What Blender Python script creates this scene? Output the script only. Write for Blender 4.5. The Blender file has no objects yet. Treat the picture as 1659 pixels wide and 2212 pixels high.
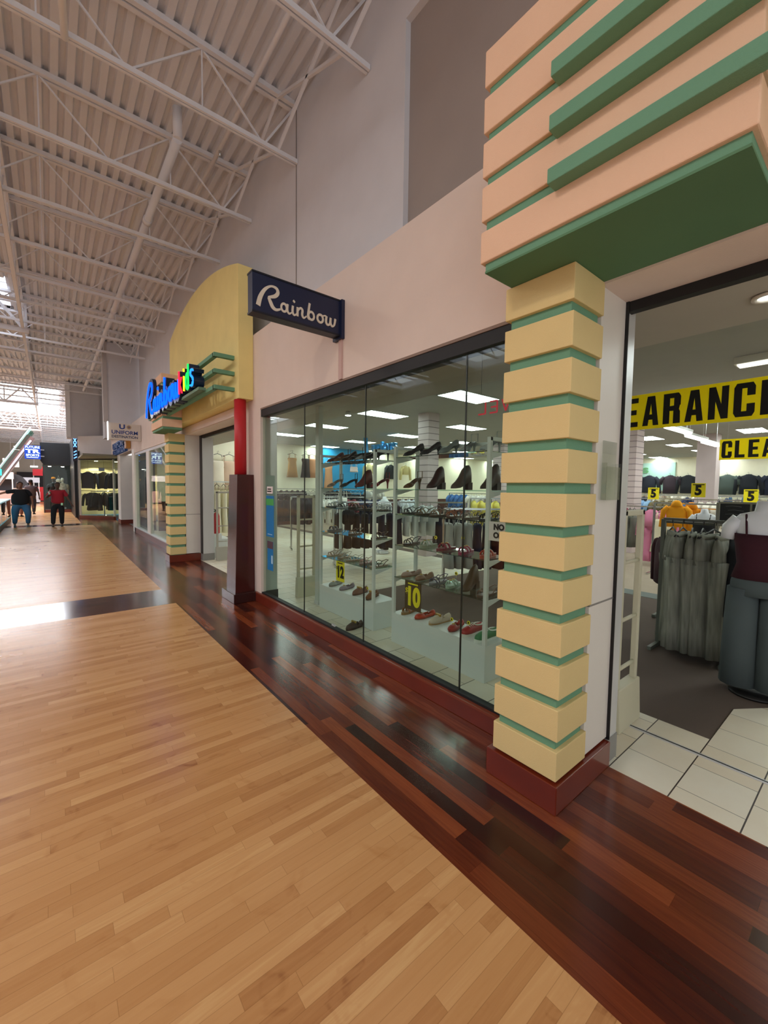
import bpy, math, random
from mathutils import Vector, Matrix
random.seed(7)
scn = bpy.context.scene
COL = scn.collection
PI = math.pi

# ------------------------------------------------------------------ camera, world, exposure
cam_d = bpy.data.cameras.new('camera')
cam = bpy.data.objects.new('camera', cam_d)
COL.objects.link(cam)
scn.camera = cam
cam_d.sensor_fit = 'HORIZONTAL'
cam_d.sensor_width = 36.0
cam_d.lens = 36.0 * 891.6 / 1659.0
cam_d.clip_start = 0.02
cam_d.clip_end = 300
_x = Vector((0.77713, 0.02683, -0.62877)).normalized()
_y = Vector((-0.62950, 0.05398, -0.77515)).normalized()
_y = (_y - _x * _y.dot(_x)).normalized()
_z = _x.cross(_y)
# rows are the world axes seen from the camera
cam.matrix_world = Matrix(((_x[0], _x[1], _x[2], 0), (_y[0], _y[1], _y[2], 0), (_z[0], _z[1], _z[2], 1.65), (0, 0, 0, 1)))

scn.view_settings.view_transform = 'Standard'
scn.view_settings.look = 'None'
scn.view_settings.gamma = 1.0
scn.view_settings.use_curve_mapping = False
scn.cycles.sample_clamp_indirect = 5.0
scn.cycles.transparent_max_bounces = 24
scn.view_settings.exposure = 0.32

world = bpy.data.worlds.new('world')
scn.world = world
world.use_nodes = True
wb = world.node_tree.nodes['Background']
wb.inputs['Color'].default_value = (0.985, 0.98, 1.0, 1)
wb.inputs['Strength'].default_value = 0.93


def lin(h):
    h = h.lstrip('#')
    out = []
    for i in (0, 2, 4):
        c = int(h[i:i + 2], 16) / 255.0
        out.append(c / 12.92 if c <= 0.04045 else ((c + 0.055) / 1.055) ** 2.4)
    return (out[0], out[1], out[2], 1.0)


# ------------------------------------------------------------------ materials
MATS = {}


def mat(name, col, rough=0.6, metal=0.0, bump=0.0, bscale=60.0, vary=0.06, emit=None, estr=0.0, coat=0.0, spec=0.5):
    """plain procedural material: base colour broken up by a soft noise, optional bump"""
    if name in MATS:
        return MATS[name]
    m = bpy.data.materials.new(name)
    m.use_nodes = True
    nt = m.node_tree
    b = nt.nodes['Principled BSDF']
    c = lin(col) if isinstance(col, str) else col
    b.inputs['Roughness'].default_value = rough
    b.inputs['Metallic'].default_value = metal
    b.inputs['Specular IOR Level'].default_value = spec
    if coat:
        b.inputs['Coat Weight'].default_value = coat
        b.inputs['Coat Roughness'].default_value = 0.1
    tc = nt.nodes.new('ShaderNodeTexCoord')
    nz = nt.nodes.new('ShaderNodeTexNoise')
    nz.inputs['Scale'].default_value = 3.0
    nz.inputs['Detail'].default_value = 3.0
    nt.links.new(tc.outputs['Object'], nz.inputs['Vector'])
    mx = nt.nodes.new('ShaderNodeMix')
    mx.data_type = 'RGBA'
    mx.inputs[6].default_value = tuple(max(0, v * (1 - vary)) for v in c[:3]) + (1,)
    mx.inputs[7].default_value = tuple(min(1, v * (1 + vary)) for v in c[:3]) + (1,)
    nt.links.new(nz.outputs['Fac'], mx.inputs[0])
    nt.links.new(mx.outputs[2], b.inputs['Base Color'])
    if bump:
        n2 = nt.nodes.new('ShaderNodeTexNoise')
        n2.inputs['Scale'].default_value = bscale
        n2.inputs['Detail'].default_value = 4.0
        nt.links.new(tc.outputs['Object'], n2.inputs['Vector'])
        bp = nt.nodes.new('ShaderNodeBump')
        bp.inputs['Strength'].default_value = bump
        bp.inputs['Distance'].default_value = 0.005
        nt.links.new(n2.outputs['Fac'], bp.inputs['Height'])
        nt.links.new(bp.outputs['Normal'], b.inputs['Normal'])
    if emit:
        b.inputs['Emission Color'].default_value = lin(emit)
        b.inputs['Emission Strength'].default_value = estr
    MATS[name] = m
    return m


def _math(nt, op, a, b=None, clamp=False):
    n = nt.nodes.new('ShaderNodeMath')
    n.operation = op
    n.use_clamp = clamp
    for i, v in enumerate((a, b)):
        if v is None:
            continue
        if isinstance(v, (int, float)):
            n.inputs[i].default_value = v
        else:
            nt.links.new(v, n.inputs[i])
    return n.outputs[0]


def planks(name, axis, width, length, stops, rough=0.25, grain=0.25, gap=0.02, rvar=0.08, coat=0.0, gapc=0.5, bmp=0.1, knot=1.5):
    """strip-wood floor: boards run along axis, every board gets its own tone"""
    m = bpy.data.materials.new(name)
    m.use_nodes = True
    nt = m.node_tree
    b = nt.nodes['Principled BSDF']
    tc = nt.nodes.new('ShaderNodeTexCoord')
    sp = nt.nodes.new('ShaderNodeSeparateXYZ')
    nt.links.new(tc.outputs['Object'], sp.inputs[0])
    along, across = (sp.outputs[0], sp.outputs[1]) if axis == 'X' else (sp.outputs[1], sp.outputs[0])
    v = _math(nt, 'DIVIDE', across, width)
    row = _math(nt, 'FLOOR', v)
    fv = _math(nt, 'FRACT', v)
    wn = nt.nodes.new('ShaderNodeTexWhiteNoise')
    wn.noise_dimensions = '1D'
    nt.links.new(row, wn.inputs['W'])
    off = _math(nt, 'MULTIPLY', wn.outputs['Value'], 7.3)
    u = _math(nt, 'ADD', _math(nt, 'DIVIDE', along, length), off)
    colm = _math(nt, 'FLOOR', u)
    fu = _math(nt, 'FRACT', u)
    cb = nt.nodes.new('ShaderNodeCombineXYZ')
    nt.links.new(row, cb.inputs[0])
    nt.links.new(colm, cb.inputs[1])
    w2 = nt.nodes.new('ShaderNodeTexWhiteNoise')
    w2.noise_dimensions = '2D'
    nt.links.new(cb.outputs[0], w2.inputs['Vector'])
    # grain stretched along the board
    mp = nt.nodes.new('ShaderNodeMapping')
    sc = (3.0, 45.0, 1.0) if axis == 'X' else (45.0, 3.0, 1.0)
    mp.inputs['Scale'].default_value = sc
    nt.links.new(tc.outputs['Object'], mp.inputs['Vector'])
    addv = nt.nodes.new('ShaderNodeVectorMath')
    addv.operation = 'ADD'
    nt.links.new(mp.outputs[0], addv.inputs[0])
    sc2 = nt.nodes.new('ShaderNodeVectorMath')
    sc2.operation = 'SCALE'
    nt.links.new(w2.outputs['Color'], sc2.inputs[0])
    sc2.inputs['Scale'].default_value = 40.0
    nt.links.new(sc2.outputs[0], addv.inputs[1])
    ng = nt.nodes.new('ShaderNodeTexNoise')
    ng.inputs['Scale'].default_value = 1.0
    ng.inputs['Detail'].default_value = 6.0
    ng.inputs['Distortion'].default_value = 1.2
    nt.links.new(addv.outputs[0], ng.inputs['Vector'])
    t = _math(nt, 'ADD', _math(nt, 'MULTIPLY', w2.outputs['Value'], 1.0 - grain), _math(nt, 'MULTIPLY', ng.outputs['Fac'], grain))
    kn = nt.nodes.new('ShaderNodeTexNoise')
    kn.inputs['Scale'].default_value = 5.0
    kn.inputs['Detail'].default_value = 3.0
    kn.inputs['Distortion'].default_value = 1.5
    nt.links.new(tc.outputs['Object'], kn.inputs['Vector'])
    spot = _math(nt, 'MULTIPLY', _math(nt, 'SUBTRACT', kn.outputs['Fac'], 0.58, True), knot, True)
    t = _math(nt, 'SUBTRACT', t, spot, True)
    rp = nt.nodes.new('ShaderNodeValToRGB')
    els = rp.color_ramp.elements
    while len(els) > 1:
        els.remove(els[-1])
    els[0].position = stops[0][0]
    els[0].color = lin(stops[0][1])
    for p_, c_ in stops[1:]:
        e = els.new(p_)
        e.color = lin(c_)
    nt.links.new(t, rp.inputs[0])
    # dark seams
    ev = _math(nt, 'MINIMUM', fv, _math(nt, 'SUBTRACT', 1.0, fv))
    eu = _math(nt, 'MULTIPLY', _math(nt, 'MINIMUM', fu, _math(nt, 'SUBTRACT', 1.0, fu)), length / width)
    ed = _math(nt, 'MINIMUM', ev, eu)
    seam = _math(nt, 'LESS_THAN', ed, gap)
    mx = nt.nodes.new('ShaderNodeMix')
    mx.data_type = 'RGBA'
    mx.blend_type = 'MULTIPLY'
    nt.links.new(_math(nt, 'MULTIPLY', seam, gapc), mx.inputs[0])
    nt.links.new(rp.outputs[0], mx.inputs[6])
    mx.inputs[7].default_value = (0.25, 0.18, 0.12, 1)
    nt.links.new(mx.outputs[2], b.inputs['Base Color'])
    nr = nt.nodes.new('ShaderNodeTexNoise')
    nr.inputs['Scale'].default_value = 1.3
    nr.inputs['Detail'].default_value = 4.0
    nt.links.new(tc.outputs['Object'], nr.inputs['Vector'])
    r0 = _math(nt, 'ADD', _math(nt, 'MULTIPLY', nr.outputs['Fac'], rvar), rough - rvar * 0.5)
    r1 = _math(nt, 'ADD', r0, _math(nt, 'MULTIPLY', w2.outputs['Value'], 0.015))
    nt.links.new(r1, b.inputs['Roughness'])
    bp = nt.nodes.new('ShaderNodeBump')
    bp.inputs['Strength'].default_value = bmp
    bp.inputs['Distance'].default_value = 0.002
    hh = _math(nt, 'ADD', _math(nt, 'MULTIPLY', _math(nt, 'MINIMUM', ev, 0.12), 4.0), _math(nt, 'MULTIPLY', w2.outputs['Value'], 0.6))
    nt.links.new(hh, bp.inputs['Height'])
    nt.links.new(bp.outputs['Normal'], b.inputs['Normal'])
    if coat:
        b.inputs['Coat Weight'].default_value = coat
        b.inputs['Coat Roughness'].default_value = 0.12
    return m


def tiles(name, w, y0, c1, c2, groutc, rough=0.35):
    m = bpy.data.materials.new(name)
    m.use_nodes = True
    nt = m.node_tree
    b = nt.nodes['Principled BSDF']
    tc = nt.nodes.new('ShaderNodeTexCoord')
    sp = nt.nodes.new('ShaderNodeSeparateXYZ')
    nt.links.new(tc.outputs['Object'], sp.inputs[0])
    v = _math(nt, 'DIVIDE', _math(nt, 'SUBTRACT', sp.outputs[1], y0), w)
    row = _math(nt, 'FLOOR', v)
    fv = _math(nt, 'FRACT', v)
    sh = _math(nt, 'MULTIPLY', _math(nt, 'MODULO', _math(nt, 'ABSOLUTE', row), 2.0), 0.47)
    u = _math(nt, 'ADD', _math(nt, 'DIVIDE', _math(nt, 'SUBTRACT', sp.outputs[0], 2.69), w), sh)
    cu = _math(nt, 'FLOOR', u)
    fu = _math(nt, 'FRACT', u)
    ev = _math(nt, 'MINIMUM', fv, _math(nt, 'SUBTRACT', 1.0, fv))
    eu = _math(nt, 'MINIMUM', fu, _math(nt, 'SUBTRACT', 1.0, fu))
    g1 = _math(nt, 'LESS_THAN', ev, 0.011)
    g2 = _math(nt, 'MULTIPLY', _math(nt, 'LESS_THAN', eu, 0.008), 0.75)
    g = _math(nt, 'MAXIMUM', g1, g2)
    cb = nt.nodes.new('ShaderNodeCombineXYZ')
    nt.links.new(row, cb.inputs[0])
    nt.links.new(cu, cb.inputs[1])
    w2 = nt.nodes.new('ShaderNodeTexWhiteNoise')
    w2.noise_dimensions = '2D'
    nt.links.new(cb.outputs[0], w2.inputs['Vector'])
    nz = nt.nodes.new('ShaderNodeTexNoise')
    nz.inputs['Scale'].default_value = 9.0
    nz.inputs['Detail'].default_value = 5.0
    nt.links.new(tc.outputs['Object'], nz.inputs['Vector'])
    f = _math(nt, 'ADD', _math(nt, 'MULTIPLY', w2.outputs['Value'], 0.6), _math(nt, 'MULTIPLY', nz.outputs['Fac'], 0.4))
    mx = nt.nodes.new('ShaderNodeMix')
    mx.data_type = 'RGBA'
    mx.inputs[6].default_value = lin(c1)
    mx.inputs[7].default_value = lin(c2)
    nt.links.new(f, mx.inputs[0])
    m2 = nt.nodes.new('ShaderNodeMix')
    m2.data_type = 'RGBA'
    nt.links.new(g, m2.inputs[0])
    nt.links.new(mx.outputs[2], m2.inputs[6])
    m2.inputs[7].default_value = lin(groutc)
    nt.links.new(m2.outputs[2], b.inputs['Base Color'])
    b.inputs['Roughness'].default_value = rough
    return m


def glass_mat(name, tint, k=0.5, rough=0.0):
    """thin pane: see-through with a mirror reflection that grows at grazing angles"""
    m = bpy.data.materials.new(name)
    m.use_nodes = True
    nt = m.node_tree
    nt.nodes.remove(nt.nodes['Principled BSDF'])
    out = nt.nodes['Material Output']
    tr = nt.nodes.new('ShaderNodeBsdfTransparent')
    tr.inputs['Color'].default_value = lin(tint)
    gl = nt.nodes.new('ShaderNodeBsdfGlossy')
    gl.inputs['Roughness'].default_value = rough
    fr = nt.nodes.new('ShaderNodeFresnel')
    ge = nt.nodes.new('ShaderNodeNewGeometry')
    nt.links.new(_math(nt, 'SUBTRACT', 1.5, _math(nt, 'MULTIPLY', ge.outputs['Backfacing'], 1.5 - 1 / 1.5)), fr.inputs['IOR'])
    mx = nt.nodes.new('ShaderNodeMixShader')
    nt.links.new(_math(nt, 'MULTIPLY', fr.outputs[0], k, True), mx.inputs[0])
    nt.links.new(tr.outputs[0], mx.inputs[1])
    nt.links.new(gl.outputs[0], mx.inputs[2])
    nt.links.new(mx.outputs[0], out.inputs['Surface'])
    return m


def cloth_banner(name, col):
    """thin dyed cloth that lets some of the light behind it through"""
    m = mat(name, col, 0.6, vary=0.02)
    nt = m.node_tree
    tl = nt.nodes.new('ShaderNodeBsdfTranslucent')
    tl.inputs['Color'].default_value = lin(col)
    mx = nt.nodes.new('ShaderNodeMixShader')
    mx.inputs[0].default_value = 0.5
    nt.links.new(nt.nodes['Principled BSDF'].outputs[0], mx.inputs[1])
    nt.links.new(tl.outputs[0], mx.inputs[2])
    nt.links.new(mx.outputs[0], nt.nodes['Material Output'].inputs['Surface'])
    return m


def emis(name, col, s):
    if name in MATS:
        return MATS[name]
    m = bpy.data.materials.new(name)
    m.use_nodes = True
    nt = m.node_tree
    nt.nodes.remove(nt.nodes['Principled BSDF'])
    e = nt.nodes.new('ShaderNodeEmission')
    e.inputs['Color'].default_value = lin(col)
    e.inputs['Strength'].default_value = s
    nt.links.new(e.outputs[0], nt.nodes['Material Output'].inputs['Surface'])
    MATS[name] = m
    return m


# ------------------------------------------------------------------ mesh builder
class MB:
    def __init__(s):
        s.v = []
        s.f = []
        s.smooth = []

    def add(s, vs, fs, smooth=False):
        n = len(s.v)
        s.v += [tuple(p) for p in vs]
        for f in fs:
            s.f.append(tuple(i + n for i in f))
            s.smooth.append(smooth)
        return s

    def box(s, x0, x1, y0, y1, z0, z1):
        return s.add([(x0, y0, z0), (x1, y0, z0), (x1, y1, z0), (x0, y1, z0), (x0, y0, z1), (x1, y0, z1), (x1, y1, z1), (x0, y1, z1)],
                     [(0, 3, 2, 1), (4, 5, 6, 7), (0, 1, 5, 4), (1, 2, 6, 5), (2, 3, 7, 6), (3, 0, 4, 7)])

    def bar(s, a, b, w, h=None, up=(0, 0, 1)):
        """rectangular bar from a to b"""
        h = h or w
        a, b = Vector(a), Vector(b)
        d = (b - a).normalized()
        u = Vector(up)
        if abs(d.dot(u)) > 0.98:
            u = Vector((1, 0, 0))
        r = d.cross(u).normalized()
        u = r.cross(d)
        vs = []
        for p in (a, b):
            for q, t in ((-1, -1), (1, -1), (1, 1), (-1, 1)):
                vs.append(p + r * q * w / 2 + u * t * h / 2)
        return s.add(vs, [(0, 1, 2, 3), (7, 6, 5, 4), (0, 4, 5, 1), (1, 5, 6, 2), (2, 6, 7, 3), (3, 7, 4, 0)])

    def tube(s, pts, r, n=8, closed=False, caps=True):
        pts = [Vector(p) for p in pts]
        rs = r if isinstance(r, (list, tuple)) else [r] * len(pts)
        vs, fs = [], []
        m = len(pts)
        ref = None
        for i, p in enumerate(pts):
            if closed:
                d = (pts[(i + 1) % m] - pts[i - 1])
            else:
                d = pts[min(i + 1, m - 1)] - pts[max(i - 1, 0)]
            d = d.normalized() if d.length > 1e-9 else Vector((0, 0, 1))
            if ref is None:
                ref = Vector((0, 0, 1)) if abs(d.z) < 0.9 else Vector((1, 0, 0))
            a = d.cross(ref)
            if a.length < 1e-6:
                ref = Vector((1, 0, 0)) if abs(d.x) < 0.9 else Vector((0, 1, 0))
                a = d.cross(ref)
            a.normalize()
            b = d.cross(a)
            ref = -b if False else ref
            for k in range(n):
                t = 2 * PI * k / n
                vs.append(p + a * math.cos(t) * rs[i] + b * math.sin(t) * rs[i])
        for i in range(m if closed else m - 1):
            j = (i + 1) % m
            for k in range(n):
                k2 = (k + 1) % n
                fs.append((i * n + k, i * n + k2, j * n + k2, j * n + k))
        s.add(vs, fs, True)
        if caps and not closed:
            base = len(s.v) - m * n
            s.f.append(tuple(base + k for k in reversed(range(n))))
            s.smooth.append(False)
            s.f.append(tuple(base + (m - 1) * n + k for k in range(n)))
            s.smooth.append(False)
        return s

    def lathe(s, prof, c=(0, 0, 0), n=16, sx=1.0, sy=1.0):
        """prof: (radius, z) pairs"""
        vs, fs = [], []
        for r, z in prof:
            for k in range(n):
                t = 2 * PI * k / n
                vs.append((c[0] + r * sx * math.cos(t), c[1] + r * sy * math.sin(t), c[2] + z))
        for i in range(len(prof) - 1):
            for k in range(n):
                k2 = (k + 1) % n
                fs.append((i * n + k, i * n + k2, (i + 1) * n + k2, (i + 1) * n + k))
        s.add(vs, fs, True)
        base = len(s.v) - len(vs)
        s.f.append(tuple(base + k for k in reversed(range(n))))
        s.smooth.append(False)
        s.f.append(tuple(base + (len(prof) - 1) * n + k for k in range(n)))
        s.smooth.append(False)
        return s

    def loft(s, rings, smooth=True, caps=True):
        """rings: lists of equal length of points"""
        n = len(rings[0])
        vs = [p for r in rings for p in r]
        fs = []
        for i in range(len(rings) - 1):
            for k in range(n):
                k2 = (k + 1) % n
                fs.append((i * n + k, i * n + k2, (i + 1) * n + k2, (i + 1) * n + k))
        s.add(vs, fs, smooth)
        if caps:
            base = len(s.v) - len(vs)
            s.f.append(tuple(base + k for k in reversed(range(n))))
            s.smooth.append(False)
            s.f.append(tuple(base + (len(rings) - 1) * n + k for k in range(n)))
            s.smooth.append(False)
        return s

    def prism(s, poly, fn0, fn1):
        """2-D polygon given as points; fn0/fn1 map (u, v) to the two end faces"""
        n = len(poly)
        vs = [fn0(*p) for p in poly] + [fn1(*p) for p in poly]
        fs = [tuple(reversed(range(n))), tuple(range(n, 2 * n))]
        for k in range(n):
            k2 = (k + 1) % n
            fs.append((k, k2, n + k2, n + k))
        return s.add(vs, fs)

    def build(s, name, material, parent=None, bevel=0.0, shift=None, subsurf=0, solid=0.0):
        me = bpy.data.meshes.new(name)
        off = Vector((0, 0, 0))
        if shift is not None:
            off = Vector(shift)
        me.from_pydata([(p[0] - off.x, p[1] - off.y, p[2] - off.z) for p in s.v], [], s.f)
        for p, sm in zip(me.polygons, s.smooth):
            p.use_smooth = sm
        me.materials.append(material)
        import bmesh
        bm = bmesh.new()
        bm.from_mesh(me)
        bmesh.ops.recalc_face_normals(bm, faces=bm.faces)
        bm.to_mesh(me)
        bm.free()
        me.update()
        o = bpy.data.objects.new(name, me)
        COL.objects.link(o)
        if parent is not None:
            o.parent = parent
        if solid:
            md = o.modifiers.new('solidify', 'SOLIDIFY')
            md.thickness = solid
        if bevel:
            md = o.modifiers.new('bevel', 'BEVEL')
            md.width = bevel
            md.segments = 2
            md.limit_method = 'ANGLE'
        if subsurf:
            md = o.modifiers.new('subsurf', 'SUBSURF')
            md.levels = subsurf
            md.render_levels = subsurf
        return o


def B(*a):
    return MB().box(*a)


def tag(o, label, cat, group=None, kind=None):
    if label:
        o['label'] = label
    if cat:
        o['category'] = cat
    if group:
        o['group'] = group
    if kind:
        o['kind'] = kind
    return o


def thing(name, label, cat, loc=(0, 0, 0), rotz=0.0, group=None):
    o = bpy.data.objects.new(name, None)
    o.empty_display_size = 0.1
    COL.objects.link(o)
    o.location = loc
    o.rotation_euler = (0, 0, rotz)
    return tag(o, label, cat, group)


def struct(name, mb, m, **k):
    o = mb.build(name, m, **k)
    o['kind'] = 'structure'
    return o


def sstruct(name):
    o = bpy.data.objects.new(name, None)
    COL.objects.link(o)
    o['kind'] = 'structure'
    return o


def dup(root, loc, rot=None, label=None, group=None, scale=None):
    r = root.copy()
    COL.objects.link(r)
    r.location = loc
    if rot is not None:
        r.rotation_euler = rot if isinstance(rot, (tuple, list)) else (0, 0, rot)
    if scale:
        r.scale = scale
    if label:
        r['label'] = label
    if group:
        r['group'] = group
    for ch in list(root.children):
        c = ch.copy()
        COL.objects.link(c)
        c.parent = r
        for g in ch.children:
            d = g.copy()
            COL.objects.link(d)
            d.parent = c
    return r


def text_mesh(body, size, depth=0.004, weight=0.0, sx=1.0):
    """flat lettering turned into a mesh lying in the local XY plane, centred"""
    cu = bpy.data.curves.new('lettering', 'FONT')
    cu.body = body
    cu.size = size
    cu.extrude = depth
    cu.offset = weight
    cu.align_x = 'CENTER'
    cu.align_y = 'CENTER'
    cu.space_line = 0.85
    o = bpy.data.objects.new('tmp_text', cu)
    COL.objects.link(o)
    bpy.context.view_layer.update()
    me = bpy.data.meshes.new_from_object(o.evaluated_get(bpy.context.evaluated_depsgraph_get()))
    vs = [(v.co.x * sx, v.co.y, v.co.z) for v in me.vertices]
    fs = [tuple(p.vertices) for p in me.polygons]
    bpy.data.objects.remove(o)
    bpy.data.curves.remove(cu)
    bpy.data.meshes.remove(me)
    return vs, fs


def text_on(mb, body, size, origin, ux, uy, depth=0.004, weight=0.0, sx=1.0):
    vs, fs = text_mesh(body, size, depth, weight, sx)
    o, ux, uy = Vector(origin), Vector(ux).normalized(), Vector(uy).normalized()
    un = ux.cross(uy)
    mb.add([o + ux * p[0] + uy * p[1] + un * p[2] for p in vs], fs)
    return mb


def catmull(pts, n=6):
    out = []
    P = [pts[0]] + list(pts) + [pts[-1]]
    for i in range(1, len(P) - 2):
        p0, p1, p2, p3 = P[i - 1], P[i], P[i + 1], P[i + 2]
        for k in range(n):
            t = k / n
            out.append(tuple(0.5 * ((2 * b) + (c - a) * t + (2 * a - 5 * b + 4 * c - d) * t * t + (3 * b - a - 3 * c + d) * t ** 3)
                             for a, b, c, d in zip(p0, p1, p2, p3)))
    out.append(tuple(pts[-1]))
    return out


def circ(cx, cy, rx, ry, w, n=14, a0=0.3):
    return [(cx + rx * math.cos(a0 + 2 * PI * k / n), cy + ry * math.sin(a0 + 2 * PI * k / n), w) for k in range(n + 1)]


# hand-lettered script word, x-height 1: strokes of (x, y, width)
SCRIPT = [
    [(0.0, -0.05, .55), (.28, .9, .5), (.85, 1.8, .36), (1.6, 2.32, .22), (2.3, 2.28, .32), (2.5, 1.85, .42), (2.1, 1.4, .4), (1.25, 1.1, .22)],
    [(1.3, 1.1, .3), (1.55, .65, .42), (1.85, .18, .42), (2.3, .02, .3), (2.85, .22, .2)],
    circ(3.3, .5, .36, .42, .24), [(3.78, 1.0, .28), (3.74, .35, .28), (3.98, .02, .22), (4.35, .22, .16)],
    [(4.5, 1.0, .28), (4.45, .35, .28), (4.68, .02, .22), (5.02, .25, .16)], [(4.58, 1.42, .3), (4.72, 1.58, .3)],
    [(5.15, 1.0, .28), (5.12, 0.0, .28)], [(5.15, .55, .16), (5.5, .98, .24), (5.82, .82, .28), (5.78, .32, .28), (6.0, .02, .22), (6.4, .3, .16)],
    [(6.85, 1.85, .28), (6.7, 1.0, .28), (6.62, .3, .28), (6.85, .04, .24)], circ(7.08, .5, .4, .44, .25),
    circ(8.4, .5, .42, .44, .26), [(8.72, .85, .16), (9.05, .98, .16), (9.3, .95, .2)],
    [(9.35, 1.0, .28), (9.28, .35, .28), (9.52, .03, .24), (9.86, .25, .26), (9.98, .95, .26)],
    [(9.98, .9, .26), (9.98, .35, .28), (10.2, .03, .24), (10.55, .25, .24), (10.72, .98, .28)],
]


def ribbon(mb, stroke, P, d0, d1, k=1.0):
    """flat stroke with thickness; P(u, v, d) gives the point at depth d"""
    pts = catmull(stroke, 5)
    L, R = [], []
    for i, p in enumerate(pts):
        a, b = pts[max(i - 1, 0)], pts[min(i + 1, len(pts) - 1)]
        dx, dy = b[0] - a[0], b[1] - a[1]
        l = math.hypot(dx, dy) or 1
        nx, ny = -dy / l * p[2] / 2 * k, dx / l * p[2] / 2 * k
        L.append((p[0] + nx, p[1] + ny))
        R.append((p[0] - nx, p[1] - ny))
    n = len(pts)
    vs = [P(q[0], q[1], d) for d in (d0, d1) for S in (L, R) for q in S]
    fs = []
    for i in range(n - 1):
        fs.append((i, i + 1, n + i + 1, n + i))
        fs.append((2 * n + i, 3 * n + i, 3 * n + i + 1, 2 * n + i + 1))
        fs.append((i, 2 * n + i, 2 * n + i + 1, i + 1))
        fs.append((n + i, n + i + 1, 3 * n + i + 1, 3 * n + i))
    fs.append((0, n, 3 * n, 2 * n))
    fs.append((n - 1, 3 * n - 1, 4 * n - 1, 2 * n - 1))
    mb.add(vs, fs)


# heavy condensed block capitals on a 1 x 1 cell
BLOCK = {
    'C': [[(0, .12), (.12, 0), (.88, 0), (1, .12), (1, .38), (.62, .38), (.62, .16), (.38, .16), (.38, .5), (0, .5)],
          [(0, .5), (.38, .5), (.38, .84), (.62, .84), (.62, .62), (1, .62), (1, .88), (.88, 1), (.12, 1), (0, .88)]],
    'L': [[(0, 0), (.95, 0), (.95, .18), (.4, .18), (.4, 1), (0, 1)]],
    'E': [[(0, 0), (.95, 0), (.95, .17), (.4, .17), (.4, .42), (.85, .42), (.85, .59), (.4, .59), (.4, .83), (.95, .83), (.95, 1), (0, 1)]],
    'A': [[(0, 0), (.34, 0), (.52, .85), (.52, 1), (.27, 1)], [(1, 0), (.73, 1), (.48, 1), (.48, .85), (.66, 0)], [(.3, .2), (.7, .2), (.66, .38), (.34, .38)]],
    'R': [[(0, 0), (.38, 0), (.38, 1), (0, 1)], [(.38, .84), (.8, .84), (.95, .9), (.86, 1), (.38, 1)], [(.62, .5), (1, .6), (1, .88), (.9, .98), (.62, .98)],
          [(.38, .42), (.9, .42), (.96, .6), (.38, .58)], [(.6, 0), (1, 0), (.98, .38), (.88, .5), (.6, .5)]],
    'N': [[(0, 0), (.35, 0), (.35, .55), (.66, 0), (1, 0), (1, 1), (.65, 1), (.65, .45), (.34, 1), (0, 1)]],
}


_O = ['first', 'second', 'third', 'fourth', 'fifth', 'sixth', 'seventh', 'eighth', 'ninth', 'tenth', 'eleventh', 'twelfth', 'thirteenth', 'fourteenth', 'fifteenth',
      'sixteenth', 'seventeenth', 'eighteenth', 'nineteenth', 'twentieth']


def ordn(i):
    """0 -> first"""
    if i < 20:
        return _O[i]
    if i < 29:
        return 'twenty-' + _O[i - 20]
    if i == 29:
        return 'thirtieth'
    return 'thirty-' + _O[i - 30]


def lr(i, n):
    if i == 0:
        return 'leftmost'
    if i == n - 1:
        return 'rightmost'
    return (ordn(i) + ' from the left') if i < n / 2 else (ordn(n - 1 - i) + ' from the right')

# ------------------------------------------------------------------ palette
PINK = mat('pink_plaster', '#e4d2c7', 0.75, bump=0.25, bscale=180)
GREYW = mat('grey_drywall', '#d8d7db', 0.8, bump=0.1, bscale=120)
GREYB = mat('pale_grey_panel', '#cfcdd0', 0.8)
YEL = mat('yellow_stucco', '#e4ca8e', 0.8, bump=0.35, bscale=220)
YEL2 = mat('arch_yellow_stucco', '#f0dc92', 0.8, bump=0.3, bscale=160, vary=0.1)
PEACH = mat('peach_stucco', '#eec4a4', 0.8, bump=0.35, bscale=220)
GREEN = mat('sage_green_stucco', '#6a9a7c', 0.75, bump=0.35, bscale=220)
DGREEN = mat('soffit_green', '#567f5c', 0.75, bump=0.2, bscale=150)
WHITE = mat('white_laminate', '#e4ddd4', 0.45)
ALU = mat('pale_aluminium', '#d3d3d4', 0.35, metal=0.3)
DARKB = mat('black_header', '#131316', 0.6)
REDWOOD = mat('redwood_base', '#6e2412', 0.3, vary=0.35, coat=0.3)
MAROON = mat('maroon_laminate', '#46140f', 0.22, vary=0.1)
RED = mat('red_enamel', '#c1242b', 0.5)
STEEL = mat('painted_steel', '#e2e2e6', 0.55)
DECK = mat('painted_deck', '#dcdde2', 0.6)
BLACK = mat('black_plastic', '#121214', 0.45)
NAVY = mat('navy_panel', '#101c3c', 0.4)
CREAM = mat('cream_letter', '#d8cdbb', 0.5)
BLUEG = mat('channel_navy', '#0d2340', 0.35)
YCARD = mat('yellow_card', '#f8e81c', 0.5, vary=0.02)
YBAN = cloth_banner('yellow_banner_cloth', '#fff01e')
PRINT = mat('black_print', '#101010', 0.5)
SHELFW = mat('white_fixture', '#dfe3e0', 0.35)
GLASS = glass_mat('storefront_glass', '#eef5f1', 0.55)
SGLASS = glass_mat('shelf_glass', '#cfe6de', 1.6)
CLEAR = glass_mat('clear_acrylic', '#f4f6f4', 1.0)
IWALL = mat('store_cream_wall', '#f5efd6', 0.7)
IBLUE = mat('store_blue_wall', '#2fa0d8', 0.7)
ICEIL = mat('store_ceiling', '#a3a29c', 0.85)
CHROME = mat('chrome', '#cfd2d2', 0.2, metal=0.9)
NAVYBASE = mat('dark_base', '#4b4844', 0.5)
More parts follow.
